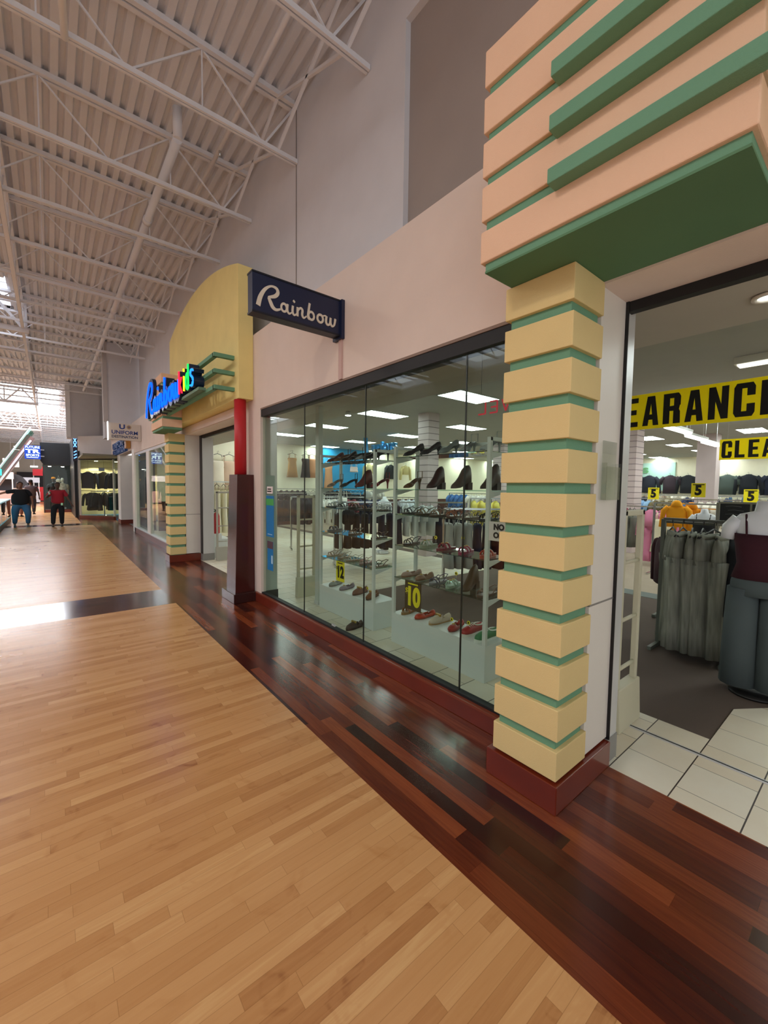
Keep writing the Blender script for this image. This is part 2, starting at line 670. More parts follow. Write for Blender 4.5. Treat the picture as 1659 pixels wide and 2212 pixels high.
SKIN_W = mat('mannequin_white', '#e8ebf0', 0.4)
BWOOD = mat('brown_panel', '#4a2016', 0.4)
LIGHTP = emis('ceiling_panel_light', '#f2fffa', 14.0)
WARM = emis('warm_lamp', '#fff2cf', 55.0)
SKYL = emis('skylight_glazing', '#f4f9ff', 12.0)
SKYN = emis('skylight_glazing_near', '#e8f1ff', 3.6)

LW = planks('light_strip_wood', 'X', 0.057, 0.62,
            [(0.0, '#8f5c36'), (0.14, '#ad784a'), (0.38, '#bd8957'), (0.75, '#ca9865'), (1.0, '#dcb27c')], rough=0.24, grain=0.42, gap=0.02, rvar=0.12, gapc=0.3)
DWX = planks('dark_strip_wood_across', 'X', 0.085, 1.1,
             [(0.0, '#24100d'), (0.4, '#38190f'), (0.8, '#4b241a'), (1.0, '#5c3020')], rough=0.14, grain=0.3, gap=0.012)
DWY = planks('dark_strip_wood', 'Y', 0.085, 1.25,
             [(0.0, '#1e0a08'), (0.28, '#3c130c'), (0.5, '#552010'), (0.7, '#6e3018'), (0.88, '#8a4524'), (1.0, '#a05c32')], rough=0.20, grain=0.35, gap=0.012, gapc=0.4, bmp=0.02, knot=0.0)
TILE = tiles('cream_tile', 0.3035, 0.381, '#dccdb2', '#e8e3d3', '#3c3026')
CARPET = mat('brown_carpet', '#5e5048', 0.95, bump=0.6, bscale=300, vary=0.12)
CARPET2 = mat('tan_carpet', '#a99a88', 0.95, bump=0.6, bscale=300, vary=0.1)
STRIPC = mat('grey_carpet_strip', '#6f7673', 0.95)
BLUEC = mat('blue_carpet', '#3a6c98', 0.9)

# ------------------------------------------------------------------ floors
struct('floor', B(-9, 1.335, -3, 6.25, -.06, 0), LW)
struct('floor', B(-9, 1.335, 6.25, 7.2, -.06, 0), DWX)
struct('floor', B(-9, 1.335, 7.2, 20.3, -.06, 0), LW)
struct('floor', B(-9, 1.335, 20.3, 21.2, -.06, 0), DWX)
struct('floor', B(-9, 1.0, 21.2, 60, -.06, 0), LW)
struct('floor', MB().prism([(1.0, 21.2), (1.335, 21.2), (1.335, 6), (1.335, -3), (2.56, -3), (2.56, 28), (1.0, 28)],
                           lambda u, v: (u, v, -.06), lambda u, v: (u, v, 0)), DWY)
struct('floor', B(2.56, 37, -7, 16.6, -.08, -.006), CARPET)
struct('floor', B(7.55, 37, -7, 16.6, -.02, -.003), CARPET2)
struct('floor', B(7.2, 7.55, -7, 5.2, -.02, -.002), STRIPC)
struct('floor', MB().prism([(2.56, -7), (5.6, -7), (5.6, -.4), (4.0, .688), (3.385, .688), (3.385, 5.2), (7.2, 5.2), (7.2, 16.6), (2.56, 16.6)],
                           lambda u, v: (u, v, -.03), lambda u, v: (u, v, 0)), TILE)
struct('floor', B(2.33, 2.56, 1.4, 5.6, -.03, .0015), TILE)
struct('floor', B(2.56, 7, 16.6, 28, -.06, 0), mat('grey_vinyl', '#8a8a88', 0.4))
# door track across the threshold
tr = thing('door_track', 'thin grey metal sliding door track sunk in the cream tiles of the entrance', 'track', (3.13, 0, 0))
MB().box(-.016, .016, -3, 1.12, 0, .006).build('rail', ALU, tr)
MB().box(-.004, .004, -3, 1.12, .006, .008).build('groove', BLACK, tr)

# ------------------------------------------------------------------ right-hand facade
JY = [3.49 + 1.525 * k for k in range(-4, 36)]
struct('wall_right', B(2.29, 2.55, -3, 25, 2.86, 3.77), PINK)
struct('wall_right', B(2.29, 2.55, 1.40, 16.6, 2.72, 2.86), PINK)
struct('wall_right', B(2.56, 2.75, 2.94, 16.9, 3.6, 6.5), GREYW)
struct('wall_right', B(2.56, 2.75, -3, 2.94, 5.79, 6.5), GREYW)          # beam over the recess
struct('wall_right', B(2.62, 2.80, -3, 2.94, 3.6, 5.79), mat('recess_shade_drywall', '#a2968f', 0.8))  # shade of the recess painted in as a darker wall colour
struct('trim_1', B(2.552, 2.562, 5.012, 5.024, 3.78, 6.4), mat('joint_line', '#8f8783', 0.8))
struct('wall_right', B(1.52, 2.7, 17.0, 17.6, 3.22, 6.45), GREYB)
struct('wall_right', B(.71, 2.0, 24.62, 25.3, 3.8, 6.4), GREYB)
struct('wall_right', B(2.56, 2.75, 17.6, 34, 3.6, 6.5), GREYW)
struct('wall_right', B(1.9, 2.7, 24.75, 24.85, 3.9, 6.45), GREYB)
struct('trim_2', B(.69, .86, 24.57, 24.8, 3.85, 6.38), mat('corner_white', '#f0f0f2', 0.6))
struct('trim_3', B(1.50, 1.62, 16.97, 17.1, 3.77, 6.44), mat('pier_grey', '#b8b0ac', 0.7))

# entrance head: pale slab, black track and grey soffit
struct('ceiling', B(2.27, 2.585, -3, 1.02, 2.72, 2.86), PINK)
dh = sstruct('door_1')
MB().box(2.585, 2.64, -3, 1.13, 2.665, 2.75).build('head_track', DARKB, dh)
MB().box(2.585, 2.70, 1.01, 1.15, 0.15, 2.70).build('side_frame', ALU, dh)
MB().box(2.57, 2.706, 1.005, 1.15, 0, .15).build('frame_foot', mat('frame_foot_grey', '#8b8a86', 0.4), dh)
MB().box(2.578, 2.585, 1.0, 1.14, .15, 2.72).build('rubber_seal', BLACK, dh)
dh = sstruct('door_3')
MB().box(2.585, 2.64, 6.16, 9.6, 2.665, 2.73).build('head_track', DARKB, dh)
MB().box(2.585, 2.82, 9.46, 9.61, .15, 2.70).build('side_frame', ALU, dh)
MB().box(2.575, 2.825, 9.455, 9.61, 0, .15).build('frame_foot', mat('frame_foot_grey', '#8b8a86'), dh)
MB().box(2.576, 2.586, 9.45, 9.61, .15, 2.72).build('rubber_seal', BLACK, dh)
struct('ceiling', B(2.27, 2.585, 6.16, 9.6, 2.73, 2.86), PINK)
struct('ceiling', B(2.40, 3.56, -7, 16.6, 2.75, 2.80), mat('front_soffit', '#b9b3a8', 0.85))
struct('ceiling', B(3.5, 37, -7, 16.6, 3.45, 3.5), ICEIL)
struct('ceiling', B(3.50, 3.56, -7, 16.6, 2.80, 3.45), ICEIL)

# pilaster with stacked bands, jamb panel and skirting, once per portal
def banded_pillar(y0, y1, side, label):
    """side = +1: the doorway is on the -Y side; -1: doorway on the -Y side of the far portal"""
    t = thing('banded_pillar', label, 'pillar', (2.12, (y0 + y1) / 2, 0), 0, 'banded pillars of the shop entrances')
    o = t.location.copy()
    MB().box(1.985, 2.262, y0 + .024, y1 - .022, .14, 2.73).build('core', GREEN, t, shift=o, bevel=.002)
    zs = [(.162, .316)] + [(.370 + .2192 * k, .316 + .2192 * (k + 1)) for k in range(10)] + [(.370 + 2.192, 2.731)]
    for a, b in zs:
        MB().box(1.96, 2.28, y0, y1, a, b).build('band', YEL, t, shift=o, bevel=.004)
    MB().box(2.28, 2.578, y0 + .012, y1 + .02, .162, 2.72).build('jamb_panel', WHITE, t, shift=o, bevel=.002)
    MB().box(2.279, 2.5785, y0 + .010, y1 + .02, 1.012, 1.022).build('panel_joint', mat('joint_grey', '#8b8680', 0.6), t, shift=o)  # thin grey joint line across the jamb panel
    sk = MB().box(1.942, 2.57, y0 - .016, y1 + .03, 0, .150).build('skirting', REDWOOD, t, shift=o, bevel=.004)
    return t


banded_pillar(1.005, 1.387, 1, 'near yellow pillar with eleven green grooves, between the big shop window and the entrance')
banded_pillar(9.60, 9.97, -1, 'far yellow pillar with green grooves, left of the second doorway under the blue lettering')

# stepped capital / fascia over each pillar
FZ = [(2.778, 2.93), (2.98, 3.145), (3.19, 3.355), (3.40, 3.566), (3.615, 3.785)]


def fascia(y0, y1, label, xb=2.288):
    t = thing('banded_fascia', label, 'fascia', (2.0, (y0 + y1) / 2, 2.731), 0, 'peach banded fascias over the pillars')
    o = t.location.copy()
    MB().box(1.737, xb, y0 + .02, y1 - .02, 2.733, 3.77).build('core', GREEN, t, shift=o)
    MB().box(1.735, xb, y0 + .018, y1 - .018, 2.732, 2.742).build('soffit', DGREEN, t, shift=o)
    for a, b in FZ:
        MB().box(1.717, xb - .001, y0, y1, a, b).build('band', PEACH, t, shift=o, bevel=.006)
    return t


fascia(.32, 1.375, 'near peach banded fascia with dark green soffit at the upper right')
fascia(8.93, 9.98, 'small far peach fascia block on top of the far yellow pillar', 2.078)
for k, (z, w) in enumerate(((2.925, 'lowest'), (3.138, 'middle'), (3.350, 'topmost'))):
    t = thing('green_rail', w + ' of three thick sage green rails projecting from the near peach fascia', 'rail', (1.69, .9, z), 0, 'green rails on the near fascia')
    MB().box(1.652, 1.722, -3, .985, z, z + .062).build('rail', GREEN, t, shift=t.location, bevel=.004)

# arch-topped yellow walls over the doorways
def arch_wall(y0, y1, zb, ze, zm, label, m):
    pts = [(y0, zb), (y1, zb)]
    n = 24
    for k in range(n + 1):
        u = k / n
        pts.append((y1 + (y0 - y1) * u, ze + (zm - ze) * (1 - (2 * u - 1) ** 2)))
    t = thing('arch_wall', label, 'arch', (2.18, (y0 + y1) / 2, zb))
    MB().prism(pts, lambda u, v: (2.08, u, v), lambda u, v: (2.288, u, v)).build('arch_panel', m, t, shift=t.location, bevel=.004)
    return t


arch_wall(5.80, 9.93, 2.87, 4.68, 5.04, 'tall pale yellow arch-topped wall behind the blue lettering', YEL2)
arch_wall(-2.9, .30, 2.90, 4.68, 5.04, 'yellow wall edge just right of the near peach fascia', YEL2)

# ------------------------------------------------------------------ big shop window
w = sstruct('window_1')
MB().box(2.30, 2.42, 1.40, 5.56, 2.605, 2.715).build('header', DARKB, w)
MB().box(2.292, 2.302, 1.40, 5.56, 2.700, 2.722).build('header_lip', mat('lip_brown', '#8a7466', 0.6), w)
MB().box(2.265, 2.40, 1.40, 5.70, 0, .128).build('window_base', REDWOOD, w, bevel=.004)
MB().box(2.262, 2.30, 1.40, 5.70, .118, .136).build('base_cap', mat('redwood_cap', '#7d3a24', 0.3), w)
MB().box(2.30, 2.36, 1.40, 5.56, .128, .155).build('sill', DARKB, w)
seams = [1.40, 1.957, 3.165, 4.36, 5.56]
for a, b in zip(seams[:-1], seams[1:]):
    MB().box(2.326, 2.334, a + .003, b - .003, .15, 2.61).build('glass_pane', GLASS, w)
for s_ in seams[1:-1]:
    MB().box(2.324, 2.336, s_ - .004, s_ + .004, .15, 2.61).build('seam', mat('seam_dark', '#20241f', 0.4), w)
MB().box(2.29, 2.36, 5.56, 5.78, 0.13, 2.72).build('end_post', PINK, w)
# pilaster behind the far end of the glass
t = thing('interior_pilaster', 'pale green-white square pilaster just behind the left end of the shop window', 'pilaster', (2.47, 5.9, 0))
MB().box(2.375, 2.57, 5.64, 6.1, .14, 2.75).build('shaft', mat('pilaster_pale', '#c6cfc7', 0.5), t, shift=t.location)
MB().box(2.37, 2.58, 5.63, 6.11, 0, .14).build('base', NAVYBASE, t, shift=t.location)
t = thing('white_post', 'slim white floor-to-ceiling post inside the window, left of the left shoe rack', 'post', (2.92, 5.04, 0))
MB().box(2.88, 2.95, 4.99, 5.08, 0, 2.75).build('shaft', mat('post_white', '#cdd0c8', 0.5), t, shift=t.location, bevel=.004)
MB().box(2.872, 2.958, 4.982, 5.088, 0, .05).build('foot', ALU, t, shift=t.location)

# ------------------------------------------------------------------ red pole in its maroon casing
t = thing('red_pole', 'round red pole rising from a square maroon casing, left of the shop window', 'column', (2.16, 5.92, 0))
o = t.location.copy()


def frustum(x0, x1, y0, y1, z0, X0, X1, Y0, Y1, z1):
    return MB().add([(x0, y0, z0), (x1, y0, z0), (x1, y1, z0), (x0, y1, z0), (X0, Y0, z1), (X1, Y0, z1), (X1, Y1, z1), (X0, Y1, z1)],
                    [(0, 3, 2, 1), (4, 5, 6, 7), (0, 1, 5, 4), (1, 2, 6, 5), (2, 3, 7, 6), (3, 0, 4, 7)])


frustum(2.005, 2.288, 5.78, 6.16, .12, 2.05, 2.288, 5.80, 6.13, 1.81).build('casing', MAROON, t, shift=o, bevel=.004)
MB().box(1.955, 2.288, 5.695, 6.22, 0, .135).build('plinth', mat('dark_plinth', '#35110d', 0.25, coat=0.4), t, shift=o, bevel=.005)
MB().tube([(2.145, 5.93, 1.80), (2.145, 5.93, 2.868)], .082, 24).build('pole', RED, t, shift=o)

# ------------------------------------------------------------------ facade beyond the second portal
struct('wall_right', B(2.29, 2.365, 5.78, 6.16, 0.0, 2.72), PINK)
struct('wall_right', B(2.29, 2.5, 9.97, 10.15, 0.0, 2.72), PINK)
w = sstruct('window_2')
MB().box(2.31, 2.39, 10.15, 16.4, 2.64, 2.72).build('header', ALU, w)
MB().box(2.28, 2.40, 10.15, 16.6, 0, .17).build('window_base', REDWOOD, w)
MB().box(2.27, 2.41, 10.15, 16.6, .165, .19).build('sill', ALU, w)
MB().box(2.33, 2.338, 10.15, 13.85, .19, 2.64).build('glass_pane', GLASS, w)
MB().box(2.30, 2.40, 13.85, 14.3, .19, 2.64).build('mullion', WHITE, w)
MB().box(2.33, 2.338, 14.3, 16.4, .19, 2.64).build('glass_pane', GLASS, w)
MB().box(2.28, 2.42, 16.4, 16.9, 0, 2.86).build('end_post', WHITE, w)
struct('wall_right', B(2.30, 2.95, 20.2, 21.0, .16, 2.86), WHITE)
struct('baseboard_right', B(2.28, 2.97, 20.17, 21.03, 0, .17), REDWOOD)
struct('wall_right', B(2.9, 3.0, 16.9, 20.2, 0, 2.86), mat('door_slate', '#4b5260', 0.5))
d2 = sstruct('door_2')
MB().box(2.86, 2.90, 18.0, 19.4, 0, 2.3).build('door_leaf', mat('door_blue_grey', '#3b4454', 0.4), d2)
MB().tube([(2.84, 19.2, 1.0), (2.84, 19.2, 1.3)], .015, 8).build('door_handle', CHROME, d2)

# angled shop front
struct('wall_right', MB().prism([(2.36, 22.9), (2.45, 21.0), (2.7, 21.0), (2.7, 24.6), (1.12, 24.6)], lambda u, v: (u, v, 2.83), lambda u, v: (u, v, 3.9)), GREYB)
w = sstruct('window_3')
A_, B_ = Vector((2.36, 22.95, 0)), Vector((1.14, 24.5, 0))
dd = (B_ - A_).normalized()
MB().bar(A_ + Vector((0, 0, .07)), B_ + Vector((0, 0, .07)), .12, .14).build('window_base', REDWOOD, w)
MB().bar(A_ + Vector((0, 0, 2.80)), B_ + Vector((0, 0, 2.80)), .10, .06).build('header', DARKB, w)
MB().bar(A_ + Vector((0, 0, 1.45)), B_ + Vector((0, 0, 1.45)), .01, 2.66).build('glass_pane', GLASS, w)
MB().bar(B_ + Vector((0, 0, .14)), B_ + Vector((0, 0, 2.8)), .09).build('end_post', WHITE, w)
MB().bar(A_ + Vector((0, 0, .14)), A_ + Vector((0, 0, 2.8)), .09).build('end_post', WHITE, w)
MB().box(2.33, 2.34, 21.0, 22.9, .1, 2.8).build('glass_pane', GLASS, w)
struct('floor', MB().prism([(2.42, 21.05), (4.4, 21.05), (4.4, 26.6), (1.2, 26.6), (1.2, 24.6), (2.42, 23.0)], lambda u, v: (u, v, -.02), lambda u, v: (u, v, .04)), BLUEC)
struct('wall_back', B(1.15, 4.5, 26.5, 26.6, 0, 3.2), mat('slatwall_tan', '#cbbf96', 0.6))
struct('wall_back', B(4.4, 4.5, 21.0, 26.5, 0, 3.2), mat('slatwall_tan', '#cbbf96', 0.6))
struct('wall_back', B(1.08, 1.16, 24.5, 26.6, 0, 3.2), BLACK)
struct('ceiling', B(1.1, 4.5, 21.0, 26.6, 2.83, 2.9), mat('display_ceiling', '#8f8a78', 0.8))
for k in range(9):
    struct('trim_%d' % (10 + k), B(1.2, 4.4, 26.485, 26.5, .9 + .2 * k, .915 + .2 * k), mat('slat_gap', '#7a7054', 0.7))

# black shop further on
struct('wall_back', B(-.22, 1.1, 31.0, 31.1, 0, 3.6), mat('black_shop_wall', '#23282b', 0.5))
struct('wall_back', B(.96, 1.12, 25.0, 30.6, 0, 3.95), mat('black_pier', '#0e1014', 0.4))
struct('wall_back', MB().prism([(-.34, 2.9), (-.2, 2.66), (1.0, 2.66), (1.0, 3.92), (-.34, 3.88)], lambda u, v: (u, 29.6, v), lambda u, v: (u, 30.6, v)), mat('black_bulkhead', '#272c31', 0.6))
struct('baseboard_back', B(-.22, 1.05, 29.9, 30.0, 0, .16), REDWOOD)
w = sstruct('window_4')
MB().box(-.22, .98, 29.95, 29.96, .16, 2.66).build('glass_pane', GLASS, w)
MB().box(-.26, -.2, 29.9, 30.0, 0, 2.7).build('end_post', mat('post_dark', '#3a3f42', 0.4), w)
MB().box(-.2, 1.0, 29.95, 30.6, .1, .16).build('display_floor', BWOOD, w)

# ------------------------------------------------------------------ shop interior shell
struct('wall_far', B(3.0, 9.4, 16.5, 16.6, 0, 3.45), IWALL)
struct('wall_far', B(9.4, 12.2, 16.5, 16.6, 0, 3.45), IBLUE)
struct('wall_far', B(12.2, 37, 16.5, 16.6, 0, 3.45), IWALL)
struct('wall_far', B(3.0, 37, 16.46, 16.5, 0, 1.05), BWOOD)
struct('wall_end', B(36.9, 37, -7, 16.6, 0, 3.45), IWALL)
struct('wall_near', B(2.56, 37, -7.1, -7, 0, 3.45), IWALL)
struct('wall_inner', B(2.5, 2.56, 6.2, 6.3, 0, 2.75), IWALL)
# kids shop partition seen through the second doorway
struct('wall_inner', B(2.56, 4.9, 12.6, 12.7, 0, 3.45), IWALL)
struct('baseboard_inner', B(2.56, 4.9, 12.57, 12.6, 0, .12), BWOOD)

# ------------------------------------------------------------------ mall shell: left side, ends
struct('wall_left', B(-9.2, -9, -3, 60, 0, 6.45), mat('far_side_wall', '#8f857e', 0.8))
struct('wall_back', B(-9, 3, 58, 58.2, 0, 4.2), mat('end_wall_beige', '#b1a697', 0.8))
struct('wall_back', B(-9, 3, 60, 60.2, 4.2, 6.45), mat('end_wall_beige', '#b1a697', 0.8))

# ------------------------------------------------------------------ corrugated roof deck with skylight openings
def deck(x0, x1, y0, y1):
    p = 0.1525
    n = int(round((x1 - x0) / p))
    prof = []
    for k in range(n):
        a = x0 + k * p
        prof += [(a, 6.445), (a + .060, 6.445), (a + .078, 6.50), (a + .1345, 6.50)]
    prof.append((x0 + n * p, 6.445))
    vs = [(x, y0, z) for x, z in prof] + [(x, y1, z) for x, z in prof]
    m = len(prof)
    mb = MB()
    mb.add(vs, [(i, i + 1, m + i + 1, m + i) for i in range(m - 1)])
    o = mb.build('ceiling', DECK, solid=0.01)
    o['kind'] = 'structure'


deck(-.62, 2.70, -3, 27.4)
deck(-9.0, -.62, 11.0, 13.4)
deck(-5.1, -.62, -3, 11.0)
deck(-9.0, -5.1, -3, 1.0)
deck(-9.0, -.62, 15.6, 27.4)
deck(-9.0, 2.70, 38.0, 60)
deck(.62, 2.70, 27.4, 38.0)
struct('ceiling', B(-9, 2.75, -3, 60, 6.9, 7.0), mat('roof_top', '#9a948e', 0.8))
# skylights
def skylight(x0, x1, y0, y1, n, label, gm=None):
    t = thing('skylight', label, 'skylight', ((x0 + x1) / 2, (y0 + y1) / 2, 6.6), 0, 'skylights in the roof')
    B(x0 + .05, x1 - .05, y0 + .05, y1 - .05, 6.78, 6.79).build('glazing', gm or SKYL, t, shift=t.location)
    fr = MB()
    for a in (x0, x1 - .06):
        fr.box(a, a + .06, y0, y1, 6.5, 6.8)
    for k in range(n + 1):
        y = y0 + (y1 - y0 - .06) * k / n
        fr.box(x0, x1, y, y + .06, 6.5 if k in (0, n) else 6.72, 6.8)
    fr.build('frame', STEEL, t, shift=t.location)


skylight(-9.0, -.62, 13.4, 15.6, 2, 'bright skylight strip at the left edge above the middle trusses', SKYN)
skylight(-9.0, .62, 27.4, 38.0, 9, 'large bright skylight over the far end of the hall')

skylight(-9.0, -5.1, 1.0, 11.0, 6, 'long added skylight out of view, giving fill light over the left of the hall', SKYN)  # added out of view as neutral fill for floor, walls and ceiling

# ------------------------------------------------------------------ open-web roof joists
jname = ['nearest', 'second', 'third', 'fourth', 'fifth', 'sixth', 'seventh', 'eighth', 'ninth', 'tenth', 'eleventh', 'twelfth', 'thirteenth',
         'fourteenth', 'fifteenth', 'sixteenth', 'seventeenth', 'eighteenth', 'nineteenth', 'twentieth']
XL = -6.4


def make_joist():
    t = thing('roof_joist', 'joist', 'joist', (0, 0, 0))
    MB().box(XL, 2.50, -.065, -.012, 6.385, 6.443).box(XL, 2.50, .012, .065, 6.385, 6.443).build('top_chord', STEEL, t)
    MB().box(XL, 2.555, -.035, -.006, 5.735, 5.785).box(XL, 2.555, .006, .035, 5.735, 5.785).build('bottom_chord', STEEL, t)
    web = MB()
    x = 2.42
    up = True
    step = 1.4
    web.bar((2.52, 0, 6.40), (2.12, 0, 5.76), .022)
    pts = []
    x = 2.12
    while x > XL + step:
        web.bar((x, 0, 5.76), (x - step / 2, 0, 6.41), .018)
        web.bar((x - step / 2, 0, 6.41), (x - step, 0, 5.76), .018)
        web.bar((x - step / 2, 0, 6.41), (x - step / 2, 0, 5.76), .014)
        x -= step
    web.build('lattice_web', STEEL, t)
    return t


j0 = None
jn = 0
for y in JY:
    if y < .2 or y > 57:
        continue
    if 24.2 < y < 27:
        pass
    lab = '%s white open-web roof joist from the viewer, spanning the mall ceiling' % ordn(jn)
    if j0 is None:
        j0 = make_joist()
        j0.location = (0, y, 0)
        j0['label'] = lab
        j0['group'] = 'open-web roof joists'
    else:
        o_ = dup(j0, (0, y, 0), None, lab, 'open-web roof joists')
    jn += 1
    if y > 24.0:
        # beyond the wall step the hall is narrower on the right
        pass

# lengthwise bridging strut along the wall, one cross per bay
for k in range(12):
    y = JY[3 + k] if JY[3 + k] > 0 else None
    if y is None or y > 16:
        continue
    t = thing('cross_brace', 'thin crossed brace in the %s bay between roof joists beside the grey wall' % (jname[k] if k < 20 else 'far'), 'brace', (2.3, y, 6.1), 0, 'crossed braces along the wall')
    MB().bar((2.3, y, 5.78), (2.3, y + 1.525, 6.40), .03).build('strut', STEEL, t, shift=t.location)
    MB().bar((2.3, y, 6.40), (2.3, y + 1.525, 5.78), .03).build('strut', STEEL, t, shift=t.location)
t = thing('ceiling_pipe', 'thick white pipe running lengthwise above the roof joists', 'pipe', (1.37, 12, 6.05))
MB().tube([(1.37, 5.9, 5.98), (1.37, 24.0, 5.98)], .055, 12).build('pipe', STEEL, t, shift=t.location)
MB().tube([(1.37, 5.9, 5.98), (1.37, 5.9, 6.35)], .055, 12).build('riser', STEEL, t, shift=t.location)
for y in (7.9, 12.5, 17.0):
    MB().tube([(1.37, y, 5.98), (1.37, y + .12, 5.98)], .068, 12).build('coupling', STEEL, t, shift=t.location)
t = thing('ceiling_pipe', 'thin white sprinkler pipe running lengthwise near the grey wall', 'pipe', (1.92, 5, 6.3))
MB().tube([(1.92, 1.0, 6.2), (1.92, 7.2, 6.2)], .028, 10).build('pipe', STEEL, t, shift=t.location)
for y in (3.0, 6.0):
    MB().tube([(1.92, y, 6.2), (1.92, y, 6.1)], .015, 8).build('sprinkler_head', CHROME, t, shift=t.location)
t = thing('ceiling_pipe', 'short white pipe running lengthwise high at the upper left', 'pipe', (-.05, 5, 5.5))
MB().tube([(.10, 3.3, 5.55), (.22, 5.0, 5.72)], .03, 10).build('pipe', mat('bright_white', '#f4f2ee', 0.4), t, shift=t.location)
MB().tube([(.22, 5.0, 5.72), (.22, 5.0, 6.4)], .02, 10).build('hanger', STEEL, t, shift=t.location)

# lengthwise girder truss at the left with its verticals
t = thing('girder_truss', 'long white girder truss running lengthwise at the far left of the ceiling', 'truss', (-.42, 20, 6))
g = MB()
MB().box(-.45, -.39, 2.5, 57, 5.60, 5.66).build('bottom_chord', STEEL, t, shift=t.location)
MB().box(-.45, -.39, 2.5, 57, 6.32, 6.38).build('top_chord', STEEL, t, shift=t.location)
for k in range(34):
    y = 3.49 + 1.525 * k
    if y > 56:
        break
    g.bar((-.42, y, 5.62), (-.42, y, 6.34), .035)
    g.bar((-.42, y, 5.62), (-.42, y + .76, 6.34), .025)
    g.bar((-.42, y + .76, 6.34), (-.42, y + 1.525, 5.62), .025)
g.build('lattice_web', STEEL, t, shift=t.location)
for k, y in enumerate((14.3, 27.0, 40.0)):
    t = thing('truss_girder', '%s heavy white cross girder hanging below the joists at the left' % ('nearer', 'middle', 'farther')[k], 'truss', (-3, y, 5.4), 0, 'heavy cross girders')
    MB().box(-6.4, -.3, y - .05, y + .05, 5.50, 5.60).build('bottom_chord', STEEL, t, shift=t.location)
    MB().box(-6.4, -.3, y - .05, y + .05, 6.22, 6.32).build('top_chord', STEEL, t, shift=t.location)
    wb_ = MB()
    x = -.35
    while x > -6:
        wb_.bar((x, y, 5.55), (x - .6, y, 6.27), .06)
        wb_.bar((x - .6, y, 6.27), (x - 1.2, y, 5.55), .06)
        wb_.bar((x, y, 5.55), (x, y, 6.27), .05)
        x -= 1.2
    wb_.build('lattice_web', STEEL, t, shift=t.location)

# ------------------------------------------------------------------ signs
# navy blade sign with the cream script word, standing out from the wall over the window
t = thing('blade_sign', 'navy rectangular projecting sign with a cream script word over the shop window', 'sign', (2.29, 3.52, 3.3))
MB().box(1.375, 2.262, 3.50, 3.60, 3.135, 3.462).build('panel', NAVY, t, shift=t.location, bevel=.003)
MB().box(1.372, 2.264, 3.495, 3.605, 3.125, 3.142).box(1.372, 2.264, 3.495, 3.605, 3.455, 3.470).build('edge_trim', mat('navy_dark', '#070d1c', 0.4), t, shift=t.location)
MB().box(2.252, 2.288, 3.47, 3.63, 3.10, 3.47).build('wall_bracket', NAVY, t, shift=t.location)
mb = MB()
k_ = .855 / 11.9
for i, st in enumerate(SCRIPT):
    ribbon(mb, st, lambda u, v, d: (1.425 + u * k_, 3.4995 - d, 3.205 + v * k_ * 1.12 - 0.012), 0.0, .004 + .0004 * i)
mb.build('lettering', CREAM, t, shift=t.location)
t = thing('conduit', 'pale vertical conduit strip on the pink wall under the navy sign', 'conduit', (2.285, 3.55, 2.9))
MB().box(2.272, 2.291, 3.50, 3.555, 2.72, 3.10).build('strip', mat('conduit_pink', '#c9a9a2', 0.6), t, shift=t.location)

# blue neon channel letters over the second doorway
BLUE_N = emis('neon_blue', '#0a4cff', 2.6)
t = thing('channel_letter_sign', 'glowing blue script channel lettering with small coloured letters over the second doorway', 'sign', (1.72, 8.3, 3.3))
ret, face, tubeb = MB(), MB(), MB()
S_, SZ = .262, .262
for i, st in enumerate(SCRIPT):
    big = [(p[0], p[1], p[2] + .34) for p in st]
    fn = lambda u, v, d: (1.655 + d, 10.10 - u * S_, 3.07 + v * SZ * 1.02)
    ribbon(ret, big, fn, 0.0 + .0006 * i, .145)
    pts = [(1.648, 10.10 - p[0] * S_, 3.07 + p[1] * SZ * 1.02) for p in catmull(st, 5)]
    tubeb.tube(pts, .016, 6)
ret.build('letter_body', BLUEG, t, shift=t.location)
tubeb.build('neon_tube', BLUE_N, t, shift=t.location)


def kid(ch, y, col, c2):
    """small coloured block letter at y"""
    q = {'k': [[(0, 0), (0, 1.5)], [(0, .5), (.55, 1.0)], [(.1, .6), (.6, 0)]],
         'i': [[(.15, 0), (.15, .95)], [(.15, 1.25), (.15, 1.42)]],
         'd': [[(.55, 0), (.55, 1.5)], [(.55, .5 + .45), (.25, .95), (0, .5), (.25, 0), (.55, .05)]],
         's': [[(.55, .9), (.2, 1.0), (.05, .72), (.5, .4), (.4, .05), (0, .08)]]}[ch]
    e, r = MB(), MB()
    for st in q:
        r2 = [(p[0], p[1], .22) for p in st]
        ribbon(r, r2, lambda u, v, d: (1.655 + d, y - u * .27, 3.09 + v * .235), 0.0, .145)
        e.tube([(1.648, y - p[0] * .27, 3.09 + p[1] * .235) for p in catmull([(a, b, 0) for a, b in st], 4)], .015, 6)
    r.build('letter_body', BLUEG, t, shift=t.location)
    e.build('neon_tube', emis(c2, col, 2.2), t, shift=t.location)


